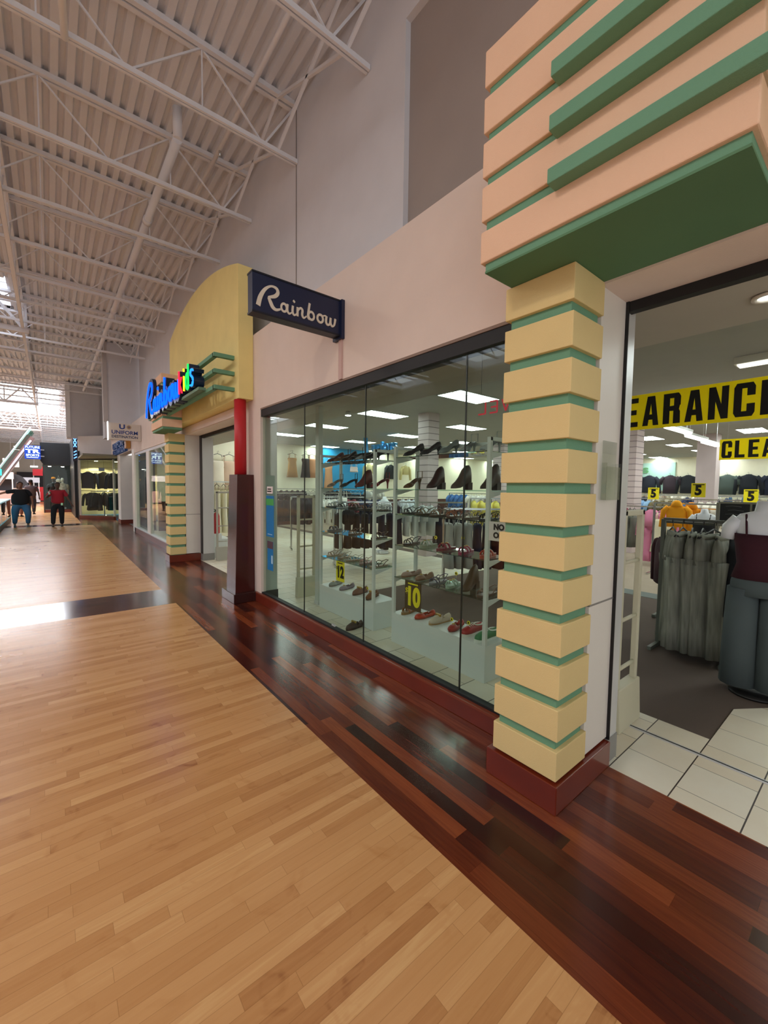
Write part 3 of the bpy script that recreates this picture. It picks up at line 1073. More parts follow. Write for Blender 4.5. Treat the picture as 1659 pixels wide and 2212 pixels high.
kid('k', 7.24, '#ff2038', 'neon_red')
kid('i', 6.98, '#ffd21e', 'neon_yellow')
kid('d', 6.84, '#17d64e', 'neon_green')
kid('s', 6.58, '#1f7dff', 'neon_azure')
MB().box(1.70, 1.80, 6.35, 10.2, 3.02, 3.06).build('raceway', mat('raceway_green', '#6b8a74', 0.6), t, shift=t.location)
for k, (z, wd) in enumerate(((2.985, 'lowest'), (3.205, 'middle'), (3.425, 'topmost'))):
    t = thing('green_rail', wd + ' of three slim green rails carrying the blue lettering over the second doorway', 'rail', (1.83, 8, z), 0, 'green rails behind the blue lettering')
    MB().box(1.80, 1.86, 6.0, 10.1, z, z + .052).build('long_bar', GREEN, t, shift=t.location)
    MB().box(1.80, 2.085, 5.96, 6.03, z, z + .052).build('return_bar', GREEN, t, shift=t.location)

# white blade sign with blue and grey words
t = thing('blade_sign', 'white rectangular projecting sign with dark blue words and a round tan emblem', 'sign', (2.29, 15, 3.25))
MB().box(1.42, 2.28, 14.95, 15.07, 3.0, 3.50).build('panel', mat('sign_cream', '#cfc6bd', 0.5), t, shift=t.location)
MB().box(1.405, 1.425, 14.93, 15.09, 2.98, 3.53).build('lit_edge', emis('edge_glow', '#ffffff', 1.6), t, shift=t.location)
mb = MB()
text_on(mb, 'U', .19, (1.78, 14.948, 3.395), (1, 0, 0), (0, 0, 1), .002, .008, 1.2)
text_on(mb, 'UNIFORM', .155, (1.85, 14.948, 3.225), (1, 0, 0), (0, 0, 1), .002, .003, 1.02)
mb.build('blue_lettering', mat('letter_blue', '#233f86', 0.5), t, shift=t.location)
mb = MB()
text_on(mb, 'DESTINATION', .105, (1.85, 14.948, 3.095), (1, 0, 0), (0, 0, 1), .002, .003, 1.02)
mb.build('grey_lettering', mat('letter_navy_grey', '#3a4666', 0.5), t, shift=t.location)
MB().tube([(1.96, 14.949, 3.40), (1.96, 14.944, 3.40)], .062, 20).build('emblem', mat('emblem_tan', '#a88f72', 0.5), t, shift=t.location)
MB().box(1.925, 1.995, 14.94, 14.945, 3.394, 3.406).box(1.954, 1.966, 14.94, 14.945, 3.365, 3.435).build('emblem_cross', mat('letter_blue', '#233f86'), t, shift=t.location)

# blue dimensional letters and tan block on the far fascia
t = thing('wall_lettering', 'dark blue raised two-line lettering on the pink fascia under the white projecting sign', 'sign', (2.27, 19.6, 3.1))
mb = MB()
text_on(mb, 'UNIFORM', .36, (2.24, 19.7, 3.23), (0, -1, 0), (0, 0, 1), .05, .004, 2.4)
text_on(mb, 'DESTINATION', .30, (2.24, 19.7, 2.97), (0, -1, 0), (0, 0, 1), .05, .003, 1.9)
mb.build('lettering', mat('raised_blue', '#1d4f94', 0.4), t, shift=t.location)
t = thing('wall_emblem', 'tan square emblem block beside the blue raised lettering', 'sign', (2.2, 17.4, 3.1))
MB().box(2.14, 2.28, 17.1, 17.5, 2.93, 3.36).build('block', mat('tan_block', '#b9813c', 0.5), t, shift=t.location, bevel=.01)

# blue lit blade signs further down the hall
t = thing('blade_sign', 'small blue lit projecting sign with three white lines of words beside the black shop', 'sign', (-.6, 29.5, 3.3))
MB().box(-.98, -.32, 29.45, 29.6, 2.96, 3.68).build('panel', emis('sign_blue_glow', '#2f4fc0', 1.1), t, shift=t.location)
mb = MB()
text_on(mb, 'FUTURE', .17, (-.65, 29.445, 3.58), (1, 0, 0), (0, 0, 1), .002, .003, 1.0)
text_on(mb, 'TR', .27, (-.65, 29.445, 3.36), (1, 0, 0), (0, 0, 1), .002, .012, 1.7)
text_on(mb, 'SPORTS', .16, (-.65, 29.445, 3.15), (1, 0, 0), (0, 0, 1), .002, .003, 1.0)
mb.box(-.9, -.42, 29.44, 29.446, 3.02, 3.05)
mb.build('lettering', emis('sign_white_glow', '#dff6ff', 2.2), t, shift=t.location)
MB().box(-.34, -.16, 29.5, 29.56, 3.1, 3.14).box(-.34, -.16, 29.5, 29.56, 3.45, 3.49).build('bracket', ALU, t, shift=t.location)
t = thing('blade_sign', 'tall narrow neon blue vertical sign at the corner of the black shop', 'sign', (.98, 25, 3.4))
MB().box(.93, 1.09, 24.84, 25.0, 2.72, 4.02).build('panel', mat('sign_dark_brown', '#2c2030', 0.4), t, shift=t.location)
mb = MB()
for z in (3.72, 3.50):
    mb.bar((.96, 24.83, z - .1), (1.07, 24.83, z + .1), .035, .01, (0, 1, 0))
    mb.bar((1.07, 24.83, z - .1), (.96, 24.83, z + .1), .035, .01, (0, 1, 0))
for z in (3.15, 3.0, 2.86):
    mb.bar((.96, 24.83, z), (1.07, 24.83, z + .08), .04, .01, (0, 1, 0))
mb.build('neon_strokes', emis('neon_sky', '#5f9dff', 3.0), t, shift=t.location)

# stickers on the left end of the window
t = thing('window_sticker', 'small white notice with black lines at the left end of the window', 'sticker', (2.322, 5.3, 1.38))
MB().box(2.320, 2.324, 5.235, 5.415, 1.55, 1.645).build('paper', mat('sticker_pink_white', '#e8dcdc', 0.6), t, shift=t.location)
mb = MB()
for z, a, b in ((1.61, 5.28, 5.39), (1.58, 5.27, 5.40)):
    mb.box(2.317, 2.320, a, b, z - .008, z + .008)
mb.build('print', PRINT, t, shift=t.location)
t = thing('window_sticker', 'tall blue poster with a green band at the left end of the window', 'poster', (2.322, 5.3, 1.1))
MB().box(2.320, 2.324, 5.20, 5.44, .96, 1.52).build('paper', mat('poster_blue', '#1a78b8', 0.5), t, shift=t.location)
MB().box(2.318, 2.320, 5.20, 5.44, 1.39, 1.48).build('green_band', mat('poster_green', '#4ba65a', 0.5), t, shift=t.location)
mb = MB()
for k in range(5):
    mb.box(2.3175, 2.3195, 5.25 + .03 * k, 5.27 + .03 * k, .99, 1.0)
mb.build('print', mat('poster_print', '#bfe0f0', 0.5), t, shift=t.location)
t = thing('window_sticker', 'small blue poster with a dark top, lowest at the left end of the window', 'poster', (2.322, 5.3, .8))
MB().box(2.320, 2.324, 5.225, 5.405, .50, .90).build('paper', mat('poster_blue', '#1a78b8', 0.5), t, shift=t.location)
MB().box(2.318, 2.320, 5.225, 5.405, .80, .90).build('photo_strip', mat('poster_dark', '#5a4650', 0.5), t, shift=t.location)
MB().box(2.318, 2.320, 5.235, 5.275, .60, .71).build('white_patch', mat('poster_print', '#bfe0f0'), t, shift=t.location)
t = thing('window_notice', 'white notice with bold black capitals at the right end of the window', 'sticker', (2.322, 1.6, 1.36))
MB().box(2.336, 2.340, 1.44, 1.735, 1.30, 1.43).build('paper', mat('sticker_pink_white', '#e8dcdc'), t, shift=t.location)
mb = MB()
text_on(mb, 'NO', .052, (2.3345, 1.655, 1.393), (0, -1, 0), (0, 0, 1), .001, .003)
text_on(mb, 'OR', .052, (2.3345, 1.66, 1.337), (0, -1, 0), (0, 0, 1), .001, .003)
mb.build('print', PRINT, t, shift=t.location)
t = thing('neon_word', 'small unlit-looking red neon letters hanging inside the top right of the window', 'sign', (2.45, 1.8, 2.2))
mb = MB()
nz = 2.19
for dx, segs in ((0.0, [((.06, 0), (.06, .1)), ((0, .1), (.06, .1)), ((.01, .05), (.06, .05)), ((0, 0), (.06, 0))]),
                 (.10, [((0, .1), (.03, 0)), ((.03, 0), (.06, .1)), ((.06, .1), (.09, 0)), ((.09, 0), (.12, .1))]),
                 (-.10, [((.06, .1), (.06, 0)), ((0, 0), (.06, 0))])):
    for a, b in segs:
        mb.tube([(2.45, 1.84 - dx - a[0], nz + a[1] * .8), (2.45, 1.84 - dx - b[0], nz + b[1] * .8)], .006, 6)
cw = MB()
for yy in (1.66, 1.92):
    cw.tube([(2.45, yy, nz + .08), (2.45, yy, 2.75)], .0015, 5)
cw.build('hanging_wire', BLACK, t, shift=t.location)
mb.build('tube', emis('neon_dim_red', '#ff4a55', .35), t, shift=t.location)
# clear acrylic holder on the jamb
t = thing('acrylic_holder', 'clear acrylic leaflet holder fixed to the white jamb beside the near yellow pillar', 'holder', (2.42, 1.0, 1.7))
MB().box(2.325, 2.50, 1.000, 1.003, 1.60, 1.92).box(2.325, 2.50, .975, .978, 1.60, 1.78).box(2.325, 2.50, .975, 1.003, 1.598, 1.602)\
    .box(2.325, 2.328, .975, 1.003, 1.60, 1.80).box(2.497, 2.50, .975, 1.003, 1.60, 1.80).build('pocket', CLEAR, t, shift=t.location)


# yellow clearance banners
def banner(x, y0, y1, z0, z1, first, pitch, lw, label, drop=''):
    t = thing('clearance_banner', label, 'banner', (x, (y0 + y1) / 2, z0), 0, 'yellow clearance banners')
    MB().box(x, x + .004, y0, y1, z0, z1).build('cloth', YBAN, t, shift=t.location)
    h = (z1 - z0)
    mb = MB()
    for i, ch in enumerate('CLEARANCE'):
        ys = first - i * pitch
        for k, poly in enumerate(BLOCK[ch]):
            mb.prism(poly, lambda u, v: (x - .002 - .0002 * k, ys - u * lw - (v - .5) * 0.0, z0 + h * .09 + v * h * .82), lambda u, v: (x, ys - u * lw, z0 + h * .09 + v * h * .82))
    mb.build('lettering', PRINT, t, shift=t.location)
    c = MB()
    for y in (y0 + .1, y1 - .1):
        c.tube([(x, y, z1), (x, y, 3.45 if x > 3.6 else 2.75)], .002, 5)
    c.build('cord', ALU, t, shift=t.location)


banner(5.0, .28, 2.34, 2.315, 2.69, 2.325, .1905, .152, 'large yellow banner with bold black capitals hanging just inside the entrance')
banner(8.5, .3, 1.83, 2.17, 2.50, 1.80, .165, .13, 'smaller yellow banner with black capitals hanging deeper in the store')

# ------------------------------------------------------------------ shoe racks in the window
def shoe_rack(x, y0, y1, label):
    t = thing('shoe_rack', label, 'shelf', (x + .17, (y0 + y1) / 2, 0), 0, 'white shoe racks in the window')
    o = t.location.copy()
    MB().box(x, x + .34, y0, y1, 0, .32).build('plinth', SHELFW, t, shift=o, bevel=.003)
    for yy in (y0, y1 - .035):
        for xx in (x - .002, x + .31):
            if xx > x + .1 and yy == y0:
                pass
            MB().box(xx, xx + .03, yy, yy + .035, .32, 2.08).build('upright', SHELFW, t, shift=o, bevel=.002)
    MB().box(x, x + .34, y0, y0 + .03, 2.05, 2.08).box(x, x + .34, y1 - .03, y1, 2.05, 2.08).box(x + .31, x + .34, y0, y1, 2.05, 2.08).build('top_rail', SHELFW, t, shift=o)
    for z in SHZ:
        MB().box(x + .0, x + .34, y0 + .036, y1 - .036, z, z + .008).build('glass_shelf', SGLASS, t, shift=o)
        br = MB()
        for yy in (y0 + .015, y1 - .02):
            br.prism([(x + .03, z), (x + .28, z), (x + .03, z - .06)], lambda u, v: (u, yy, v), lambda u, v: (u, yy + .006, v))
        br.build('bracket', SHELFW, t, shift=o)
    return t


SHZ = [.705, 1.045, 1.37, 1.63, 1.96]
shoe_rack(2.85, 3.685, 4.90, 'left white shoe rack with glass shelves, carrying a yellow twelve dollar card')
shoe_rack(2.82, 2.10, 3.325, 'right white shoe rack with glass shelves, carrying a ten dollar card')


# shoe prototypes: toe along +Y, built around the origin, 0.25 m long
def ring(y, w, h, z0, n=10, flat=True):
    out = []
    for k in range(n):
        t_ = 2 * PI * k / n
        zz = math.sin(t_)
        out.append((w / 2 * math.cos(t_), y, z0 + (h * .5) * (1 + (zz if zz > 0 else zz * 1.0))))
    return out


def outline(n=22, L=.25, wt=.088, wh=.062, waist=.055):
    pts = []
    for k in range(n):
        a = 2 * PI * k / n
        y = math.sin(a) * L / 2
        f = (math.sin(a) + 1) / 2
        wv = wh + (wt - wh) * f
        wv = wv * (1 - .18 * math.exp(-((f - .42) / .16) ** 2))
        pts.append((math.cos(a) * wv / 2, y))
    return pts


def sole_mesh(mb, zf, th, L=.25, sc=1.0):
    pts = outline(L=L)
    n = len(pts)
    vs = [(x * sc, y * sc, zf(y)) for x, y in pts] + [(x * sc, y * sc, zf(y) + th) for x, y in pts]
    fs = [tuple(reversed(range(n))), tuple(range(n, 2 * n))] + [(k, (k + 1) % n, n + (k + 1) % n, n + k) for k in range(n)]
    mb.add(vs, fs)


def upper(mb, zf, ys, ws, hs, n=12):
    rings = []
    for y, w_, h in zip(ys, ws, hs):
        r = []
        for k in range(n):
            a = 2 * PI * k / n
            z = math.sin(a)
            r.append((w_ / 2 * math.cos(a), y, zf(y) + (h * z if z > 0 else 0.0)))
        rings.append(r)
    mb.loft(rings)


SHOE = {}


def shoe_parts(kind):
    """returns list of (part name, mesh builder, colour slot)"""
    P = []
    if kind in ('pump', 'heel'):
        H = .085 if kind == 'pump' else .10
        zf = lambda y: .008 + H * (1 / (1 + math.exp((y - .005) / .028)))
        s_ = MB()
        sole_mesh(s_, zf, .006)
        P.append(('sole', s_, 1))
        u = MB()
        if kind == 'pump':
            upper(u, zf, [.122, .10, .06, .02, -.03, -.08, -.11, -.122], [.02, .066, .084, .074, .056, .058, .052, .03], [.012, .034, .045, .030, .034, .052, .056, .04])
        else:
            upper(u, zf, [.10, .06, .03], [.080, .086, .078], [.03, .04, .03])
            u.tube([(.030, -.10, zf(-.1)), (.03, -.10, zf(-.1) + .07), (-.03, -.10, zf(-.1) + .07), (-.03, -.10, zf(-.1))], .004, 6)
        P.append(('upper', u, 0))
        h = MB()
        h.lathe([(.008, 0), (.008, .02), (.011, .06), (.024, H)], (0, -.098, 0), 10)
        P.append(('heel', h, 0))
    elif kind == 'bootie':
        zf = lambda y: .01 + .06 * (1 / (1 + math.exp((y - .0) / .03)))
        s_ = MB()
        sole_mesh(s_, zf, .012)
        P.append(('sole', s_, 1))
        u = MB()
        upper(u, zf, [.122, .10, .06, .02, -.02, -.06, -.10, -.118], [.02, .068, .086, .082, .074, .072, .066, .04], [.015, .04, .06, .09, .14, .15, .15, .13])
        P.append(('upper', u, 0))
        h = MB()
        h.box(-.028, .028, -.122, -.06, 0, .066)
        P.append(('heel', h, 1))
    elif kind == 'sneaker':
        zf = lambda y: 0.0
        s_ = MB()
        sole_mesh(s_, zf, .026, L=.262, sc=1.04)
        P.append(('sole', s_, 1))
        u = MB()
        upper(u, lambda y: .024, [.124, .10, .06, .02, -.02, -.07, -.11, -.124], [.03, .072, .086, .080, .070, .066, .062, .04], [.02, .04, .05, .062, .052, .05, .06, .055])
        P.append(('upper', u, 0))
        l = MB()
        for k in range(4):
            y = .045 - .018 * k
            l.tube([(-.022, y, .072 + .004 * k), (0, y, .080 + .005 * k), (.022, y, .072 + .004 * k)], .003, 5)
        l.tube(circ3(0, -.075, .073, .028, .045), .006, 6, closed=True)
        P.append(('laces', l, 1))
    elif kind == 'flat':
        zf = lambda y: 0.0
        s_ = MB()
        sole_mesh(s_, zf, .012)
        P.append(('sole', s_, 1))
        u = MB()
        upper(u, lambda y: .011, [.122, .10, .065, .03, .015], [.03, .068, .084, .080, .07], [.015, .032, .040, .034, .02])
        upper(u, lambda y: .011, [-.06, -.09, -.112, -.122], [.060, .062, .056, .03], [.02, .042, .046, .036])
        u.bar((.033, .03, .02), (.030, -.07, .026), .006, .022)
        u.bar((-.033, .03, .02), (-.030, -.07, .026), .006, .022)
        P.append(('upper', u, 0))
        d = MB()
        d.tube(circ3(0, .05, .052, .014, .010), .003, 6, closed=True)
        P.append(('buckle', d, 2))
    elif kind == 'slide':
        zf = lambda y: 0.0
        s_ = MB()
        sole_mesh(s_, zf, .022)
        P.append(('sole', s_, 1))
        u = MB()
        for y0_, wv in ((.052, .030), (.0, .030)):
            rr = []
            for yy in (y0_ - wv / 2, y0_ + wv / 2):
                rr.append([(.046 * math.cos(PI * q / 10), yy, .016 + .048 * math.sin(PI * q / 10)) for q in range(11)] +
                          [(.041 * math.cos(PI * q / 10), yy, .016 + .043 * math.sin(PI * q / 10)) for q in range(10, -1, -1)])
            u.loft(rr)
        P.append(('strap', u, 0))
        d = MB()
        for y0_ in (.052, .0):
            d.tube(circ3(0, y0_, .066, .012, .012), .003, 6, closed=True)
        P.append(('buckle', d, 2))
    elif kind == 'sandal':
        zf = lambda y: 0.0
        s_ = MB()
        sole_mesh(s_, zf, .014)
        P.append(('sole', s_, 1))
        u = MB()
        for y0_, h in ((.07, .036), (.035, .045)):
            u.tube([(.042 * math.cos(PI * q / 8), y0_ + .01 * math.sin(PI * q / 8), .012 + h * math.sin(PI * q / 8)) for q in range(9)], .006, 6)
        u.tube([(.03, -.03, .012), (.032, -.07, .05), (.02, -.115, .065), (-.02, -.115, .065), (-.032, -.07, .05), (-.03, -.03, .012)], .004, 6)
        u.tube([(0, .04, .057), (.004, .0, .07), (.03, -.06, .05)], .004, 6)
        P.append(('strap', u, 0))
    elif kind == 'loafer':
        zf = lambda y: 0.0
        s_ = MB()
        sole_mesh(s_, zf, .016, L=.262)
        s_.box(-.028, .028, -.118, -.06, -.0, .004)
        P.append(('sole', s_, 1))
        u = MB()
        upper(u, lambda y: .015, [.124, .10, .06, .02, -.01], [.03, .070, .086, .080, .074], [.02, .04, .052, .062, .058])
        upper(u, lambda y: .015, [-.05, -.08, -.11, -.122], [.066, .066, .060, .04], [.03, .05, .058, .05])
        u.bar((.034, .0, .03), (.032, -.07, .034), .006, .032)
        u.bar((-.034, .0, .03), (-.032, -.07, .034), .006, .032)
        P.append(('upper', u, 0))
        d = MB()
        d.box(-.03, .03, .012, .03, .062, .084)
        P.append(('saddle_strap', d, 2))
    return P


def circ3(x, y, z, rx, ry, n=10):
    return [(x + rx * math.cos(2 * PI * k / n), y + ry * math.sin(2 * PI * k / n), z) for k in range(n)]


def shoe_proto(kind, c0, c1, c2='#c8a85a'):
    key = (kind, c0, c1, c2)
    if key in SHOE:
        return SHOE[key], False
    t = thing(kind if kind not in ('flat', 'slide', 'heel') else {'flat': 'ballet_flat', 'slide': 'slide_sandal', 'heel': 'heeled_sandal'}[kind], 'x', 'shoe')
    ms = [mat('shoe_' + c.strip('#'), c, 0.42, vary=0.05) for c in (c0, c1)] + [mat('shoe_metal_' + c2.strip('#'), c2, 0.3, metal=0.7)]
    for n_, mb, i in shoe_parts(kind):
        mb.build(n_, ms[i], t)
    SHOE[key] = t
    return t, True


def place_shoe(kind, c0, c1, loc, rz, label, group, tilt=0.0, c2='#c8a85a', s=1.08):
    t, new = shoe_proto(kind, c0, c1, c2)
    if not new:
        t = dup(t, loc, None)
    t.location = loc
    t.rotation_euler = (tilt, 0, rz)
    t.scale = (s, s, s)
    t['label'] = label
    t['group'] = group
    return t


# toes point to the window and to the viewer: heading about -X -Y
HD = PI * .5
ordz = {0: 'lowest', 1: 'second lowest', 2: 'middle', 3: 'second highest', 4: 'top'}
kindn = {'pump': 'pump', 'heel': 'high-heeled sandal', 'bootie': 'ankle bootie', 'sneaker': 'sneaker', 'flat': 'ballet flat', 'slide': 'slide sandal', 'sandal': 'strappy flat sandal', 'loafer': 'loafer'}
K = '#171518'
BR = '#5d3620'
rackdef = {
    'left': (2.85, 3.685, 4.90, {
        4: [('pump', '#4a1018', K, 'burgundy'), ('heel', '#6b4630', BR, 'brown'), ('pump', K, K, 'black'), ('heel', K, K, 'black'), ('heel', '#8b8f92', K, 'silver'), ('pump', K, K, 'black'), ('heel', K, K, 'black')],
        3: [('heel', '#8b7466', '#6b5546', 'taupe'), ('heel', '#12201c', K, 'black-green'), ('bootie', '#6a2f2c', '#4a221e', 'brown-red'), ('heel', '#8a1d2a', '#571118', 'red')],
        2: [('sandal', '#8c8f92', '#46474a', 'silver'), ('sandal', K, '#b9bcbe', 'black and silver'), ('slide', '#5b3a2c', K, 'dark brown'), ('sandal', '#8d5a3e', '#3a2a22', 'tan'), ('sandal', '#c9c4ba', '#54402f', 'ivory')],
        1: [('slide', '#4d5660', '#5f6870', 'slate'), ('sandal', '#55402f', '#3a2b20', 'brown'), ('sandal', '#3b3231', K, 'charcoal')],
        0: [('sandal', '#8f7d6b', '#a9927a', 'beige'), ('sandal', '#b1a08c', '#8f7a66', 'sand'), ('sandal', '#c6b9a6', '#7d6a58', 'cream'), ('sandal', '#b58a86', '#8a6a5c', 'pink-tan'), ('sandal', '#5b4a40', '#a2876e', 'brown-strapped')]}),
    'right': (2.82, 2.10, 3.325, {
        4: [('pump', '#15141a', K, 'black'), ('pump', '#1b1a22', K, 'black'), ('pump', '#7d8384', '#4a4c4c', 'grey'), ('heel', '#9aa0a0', '#6a6f70', 'pale silver'), ('heel', '#a7abab', '#6a6f70', 'silver')],
        3: [('heel', '#6b4a2a', BR, 'bronze'), ('bootie', '#3a1a1a', '#2a1412', 'dark maroon'), ('bootie', '#5b4a45', '#4a2a28', 'taupe'), ('bootie', '#4e3c38', '#2e2220', 'brown')],
        2: [('sandal', K, '#46413c', 'black'), ('sandal', '#7a6646', '#4f4028', 'olive-gold'), ('sandal', '#8c6a52', '#54402f', 'tan'), ('sandal', '#a55d3c', '#5b3a2a', 'rust'), ('sandal', '#b9a8a0', '#7b6558', 'blush'), ('sandal', K, K, 'black')],
        1: [('sandal', '#2a2c34', K, 'dark'), ('slide', '#b9c2b4', '#9aa592', 'pale grey-green'), ('slide', '#8f2444', '#7a1f3c', 'crimson'), ('slide', '#b24a6a', '#a83e5e', 'rose pink'), ('slide', '#c8503e', '#b84736', 'coral')],
        0: [('flat', '#a98d82', '#8a5a3c', 'blush'), ('flat', '#8e6d58', '#70503a', 'tan'), ('sandal', '#57536a', '#77757c', 'lilac-grey'), ('slide', '#a9c2ae', '#9fb8a4', 'mint'), ('bootie', '#4a3826', '#3a2a1c', 'dark brown'), ('sandal', '#86685c', '#6a5044', 'mauve')]}),
}
posw = {3: ['left', 'middle', 'right'], 4: ['far left', 'left-centre', 'right-centre', 'far right'], 5: ['far left', 'left', 'centre', 'right', 'far right'],
        6: ['far left', 'left', 'left-centre', 'right-centre', 'right', 'far right'], 7: ['far left', 'left', 'left-centre', 'centre', 'right-centre', 'right', 'far right']}
for rk, (rx, ry0, ry1, rows) in rackdef.items():
    for si, lst in rows.items():
        n = len(lst)
        for i, (kd, c0, c1, cn) in enumerate(lst):
            y = ry1 - .12 - (ry1 - ry0 - .24) * i / (n - 1)
            rz = HD + random.uniform(-.15, .3)
            place_shoe(kd, c0, c1, (rx + .17, y, SHZ[si] + .009), rz,
                       '%s %s, %s on the %s shelf of the %s rack' % (cn, kindn[kd], posw[n][i], ordz[si], rk),
                       'shoes on the glass shelves')
base_shoes = [
    ('slide', '#9a5a20', '#8a6a3a', (2.97, 3.20, .321), 'tan buckled slide sandal on the white plinth under the ten dollar card', 1.75),
    ('flat', '#c23a1c', '#7a3a1c', (2.98, 2.98, .321), 'orange-red leather flat with a metal trim on the white plinth', 1.55),
    ('loafer', '#cdbca8', '#b08c5a', (2.98, 2.77, .321), 'cream open-back loafer on the white plinth', 1.5),
    ('flat', '#9c1c18', '#6a1410', (2.98, 2.56, .321), 'glossy dark red flat with a yellow sticker on the white plinth', 1.85),
    ('sneaker', '#a81820', '#ece6de', (2.98, 2.37, .321), 'red lace-up sneaker with a white sole on the white plinth', 1.55),
    ('sneaker', '#1f7a4a', '#e6ece6', (2.97, 2.20, .321), 'green sneaker with a white sole at the right end of the white plinth', 1.5)]
for kd, c0, c1, loc, lab, rz in base_shoes:
    place_shoe(kd, c0, c1, loc, rz, lab, 'shoes on the right plinth', s=1.1)
for kd, c0, c1, y, rz, lab in [('flat', '#8b9490', '#5a605c', 4.72, 1.9, 'grey pointed flat at the left of the left plinth'),
                               ('flat', '#8a7f8e', '#5a5058', 4.45, 1.8, 'lilac-grey flat with a dark sole on the left plinth'),
                               ('loafer', '#7b5546', '#4a342a', 4.15, 1.8, 'dusty brown loafer in the middle of the left plinth'),
                               ('loafer', '#6e4420', '#3a2612', 3.90, 2.0, 'dark tan loafer at the right end of the left plinth')]:
    place_shoe(kd, c0, c1, (3.0, y, .321), rz, lab, 'shoes on the left plinth')
place_shoe('loafer', '#4c3a30', '#3a2c24', (2.75, 3.90, .001), 1.72, 'dark brown loafer with a yellow sticker lying on the tiles in front of the racks', 'fallen shoe', s=1.1)


# price cards and stickers
def card(loc, w_, h, face, ink, txt, label, size, sub=None):
    t = thing('price_card', label, 'price card', loc, 0, 'window price cards')
    MB().box(-.002, .002, -w_ / 2, w_ / 2, 0, h).build('card', face, t)
    mb = MB()
    text_on(mb, txt, size, (-.0035, -.004, h * .43), (0, -1, 0), (0, 0, 1), .001, size * .05, .8)
    text_on(mb, '$', size * .32, (-.0035, w_ * .38, h * .62), (0, -1, 0), (0, 0, 1), .001, .001)
    mb.box(-.0045, -.002, -w_ * .3, w_ * .3, h * .86, h * .91)
    mb.build('print', ink, t)
    return t


card((2.875, 4.42, .44), .19, .265, YCARD, PRINT, '12', 'yellow price card reading twelve dollars clipped under the lowest shelf of the left rack', .2)
card((2.86, 3.04, .40), .24, .305, mat('card_dark', '#4a3b22', 0.5), YCARD, '10', 'dark price card with yellow ten dollar figures on the right rack', .26)
stk = [(2.90, 3.86, .125, 'yellow round price sticker on the fallen brown loafer'),
       (2.93, 2.57, .415, 'yellow round price sticker on the dark red flat'), (2.93, 2.37, .435, 'yellow round price sticker on the red sneaker'),
       (2.93, 2.53, .86, 'yellow round price sticker above the dark brown bootie'), (2.93, 2.46, 1.20, 'yellow round price sticker over the rose pink slide'),
       (2.93, 2.80, 1.17, 'yellow round price sticker over the crimson slide'), (2.97, 3.96, .43, 'yellow round price sticker at the dark tan loafer')]
for x, y, z, lab in stk:
    t = thing('price_sticker', lab, 'price sticker', (x, y, z), 0, 'yellow price stickers')
    MB().tube([(0, 0, 0), (-.004, 0, 0)], .017, 14).build('disc', YCARD, t)
    MB().box(-.0055, -.004, -.007, .007, -.009, .009).build('print', PRINT, t)
    MB().tube([(0, 0, -.015), (0, 0, -.05)], .0015, 5).build('pin', ALU, t)
t = thing('paper_scrap', 'small crumpled pale pink paper scrap on the window sill', 'paper', (2.345, 3.72, .156))
MB().loft([[(-.012, -.03, 0), (.014, -.028, .003), (.012, .0, .016), (-.014, .002, .012)], [(-.015, .028, .004), (.012, .03, .0), (.014, .03, .018), (-.008, .034, .02)]], smooth=False).build('paper', mat('scrap', '#d8c8cc', 0.7), t)

# ------------------------------------------------------------------ store ceiling lights, columns, slat columns
def light_proto():
    t = thing('ceiling_light', 'x', 'light', (0, 0, 0))
    MB().box(-.585, .585, -.285, .285, -.012, -.008).build('diffuser', LIGHTP, t)
    f = MB()
    f.box(-.61, .61, -.305, -.285, -.014, 0).box(-.61, .61, .285, .305, -.014, 0).box(-.61, -.585, -.305, .305, -.014, 0).box(.585, .61, -.305, .305, -.014, 0)
    for y in (-.1, .1):
        f.box(-.585, .585, y - .012, y + .012, -.016, -.012)
    f.build('frame', mat('light_frame', '#cfd4d2', 0.4), t)
    return t


ORD = ['first', 'second', 'third', 'fourth', 'fifth', 'sixth', 'seventh', 'eighth', 'ninth', 'tenth']
lp = None
for i in range(9):
    for j in range(-3, 5):
        x, y = 6.45 + 3.15 * i, 5.35 + 2.68 * j
        if i == 0 and j == -1:
            continue
        lab = 'ceiling light panel, %s rank behind the shop front, %s from the far side wall' % (ORD[i], ORD[4 - j])
        if lp is None:
            lp = light_proto()
            lp.location = (x, y, 3.449)
            lp['label'] = lab
            lp['group'] = 'recessed ceiling light panels in the store'
        else:
            dup(lp, (x, y, 3.449), None, lab, 'recessed ceiling light panels in the store')
dup(lp, (4.9, 11.3, 3.449), None, 'added ceiling light panel out of view, brightening the white wall inside the second doorway', 'recessed ceiling light panels in the store')  # extra hidden panel, added to brighten the room behind the second doorway
for k, (x, y, nm) in enumerate(((9.6, 2.72, 'nearest'), (11.3, 2.85, 'middle'), (12.9, 2.95, 'farthest'))):
    t = thing('strip_light', nm + ' of three bright hanging strip lights under the large yellow banner', 'light', (x, y, 2.86), 0, 'hanging strip lights')
    MB().box(-.65, .65, -.07, .07, 0, .05).build('housing', SHELFW, t)
    MB().box(-.63, .63, -.06, .06, -.03, 0).build('tube_cover', emis('strip_glow', '#fffdf0', 9.0), t)
    MB().tube([(-.5, 0, .05), (-.5, 0, .58)], .004, 6).build('rod', ALU, t)
    MB().tube([(.5, 0, .05), (.5, 0, .58)], .004, 6).build('rod', ALU, t)
t = thing('strip_light', 'long dim ceiling strip lamp near the top right of the entrance', 'light', (7.3, 1.1, 3.36))
MB().box(-.12, .12, -.75, .35, 0, .09).build('housing', mat('lamp_body', '#c9c7bb', 0.5), t)
MB().box(-.09, .09, -.72, .32, -.02, 0).build('diffuser', emis('dim_strip', '#fffbe8', 1.4), t)
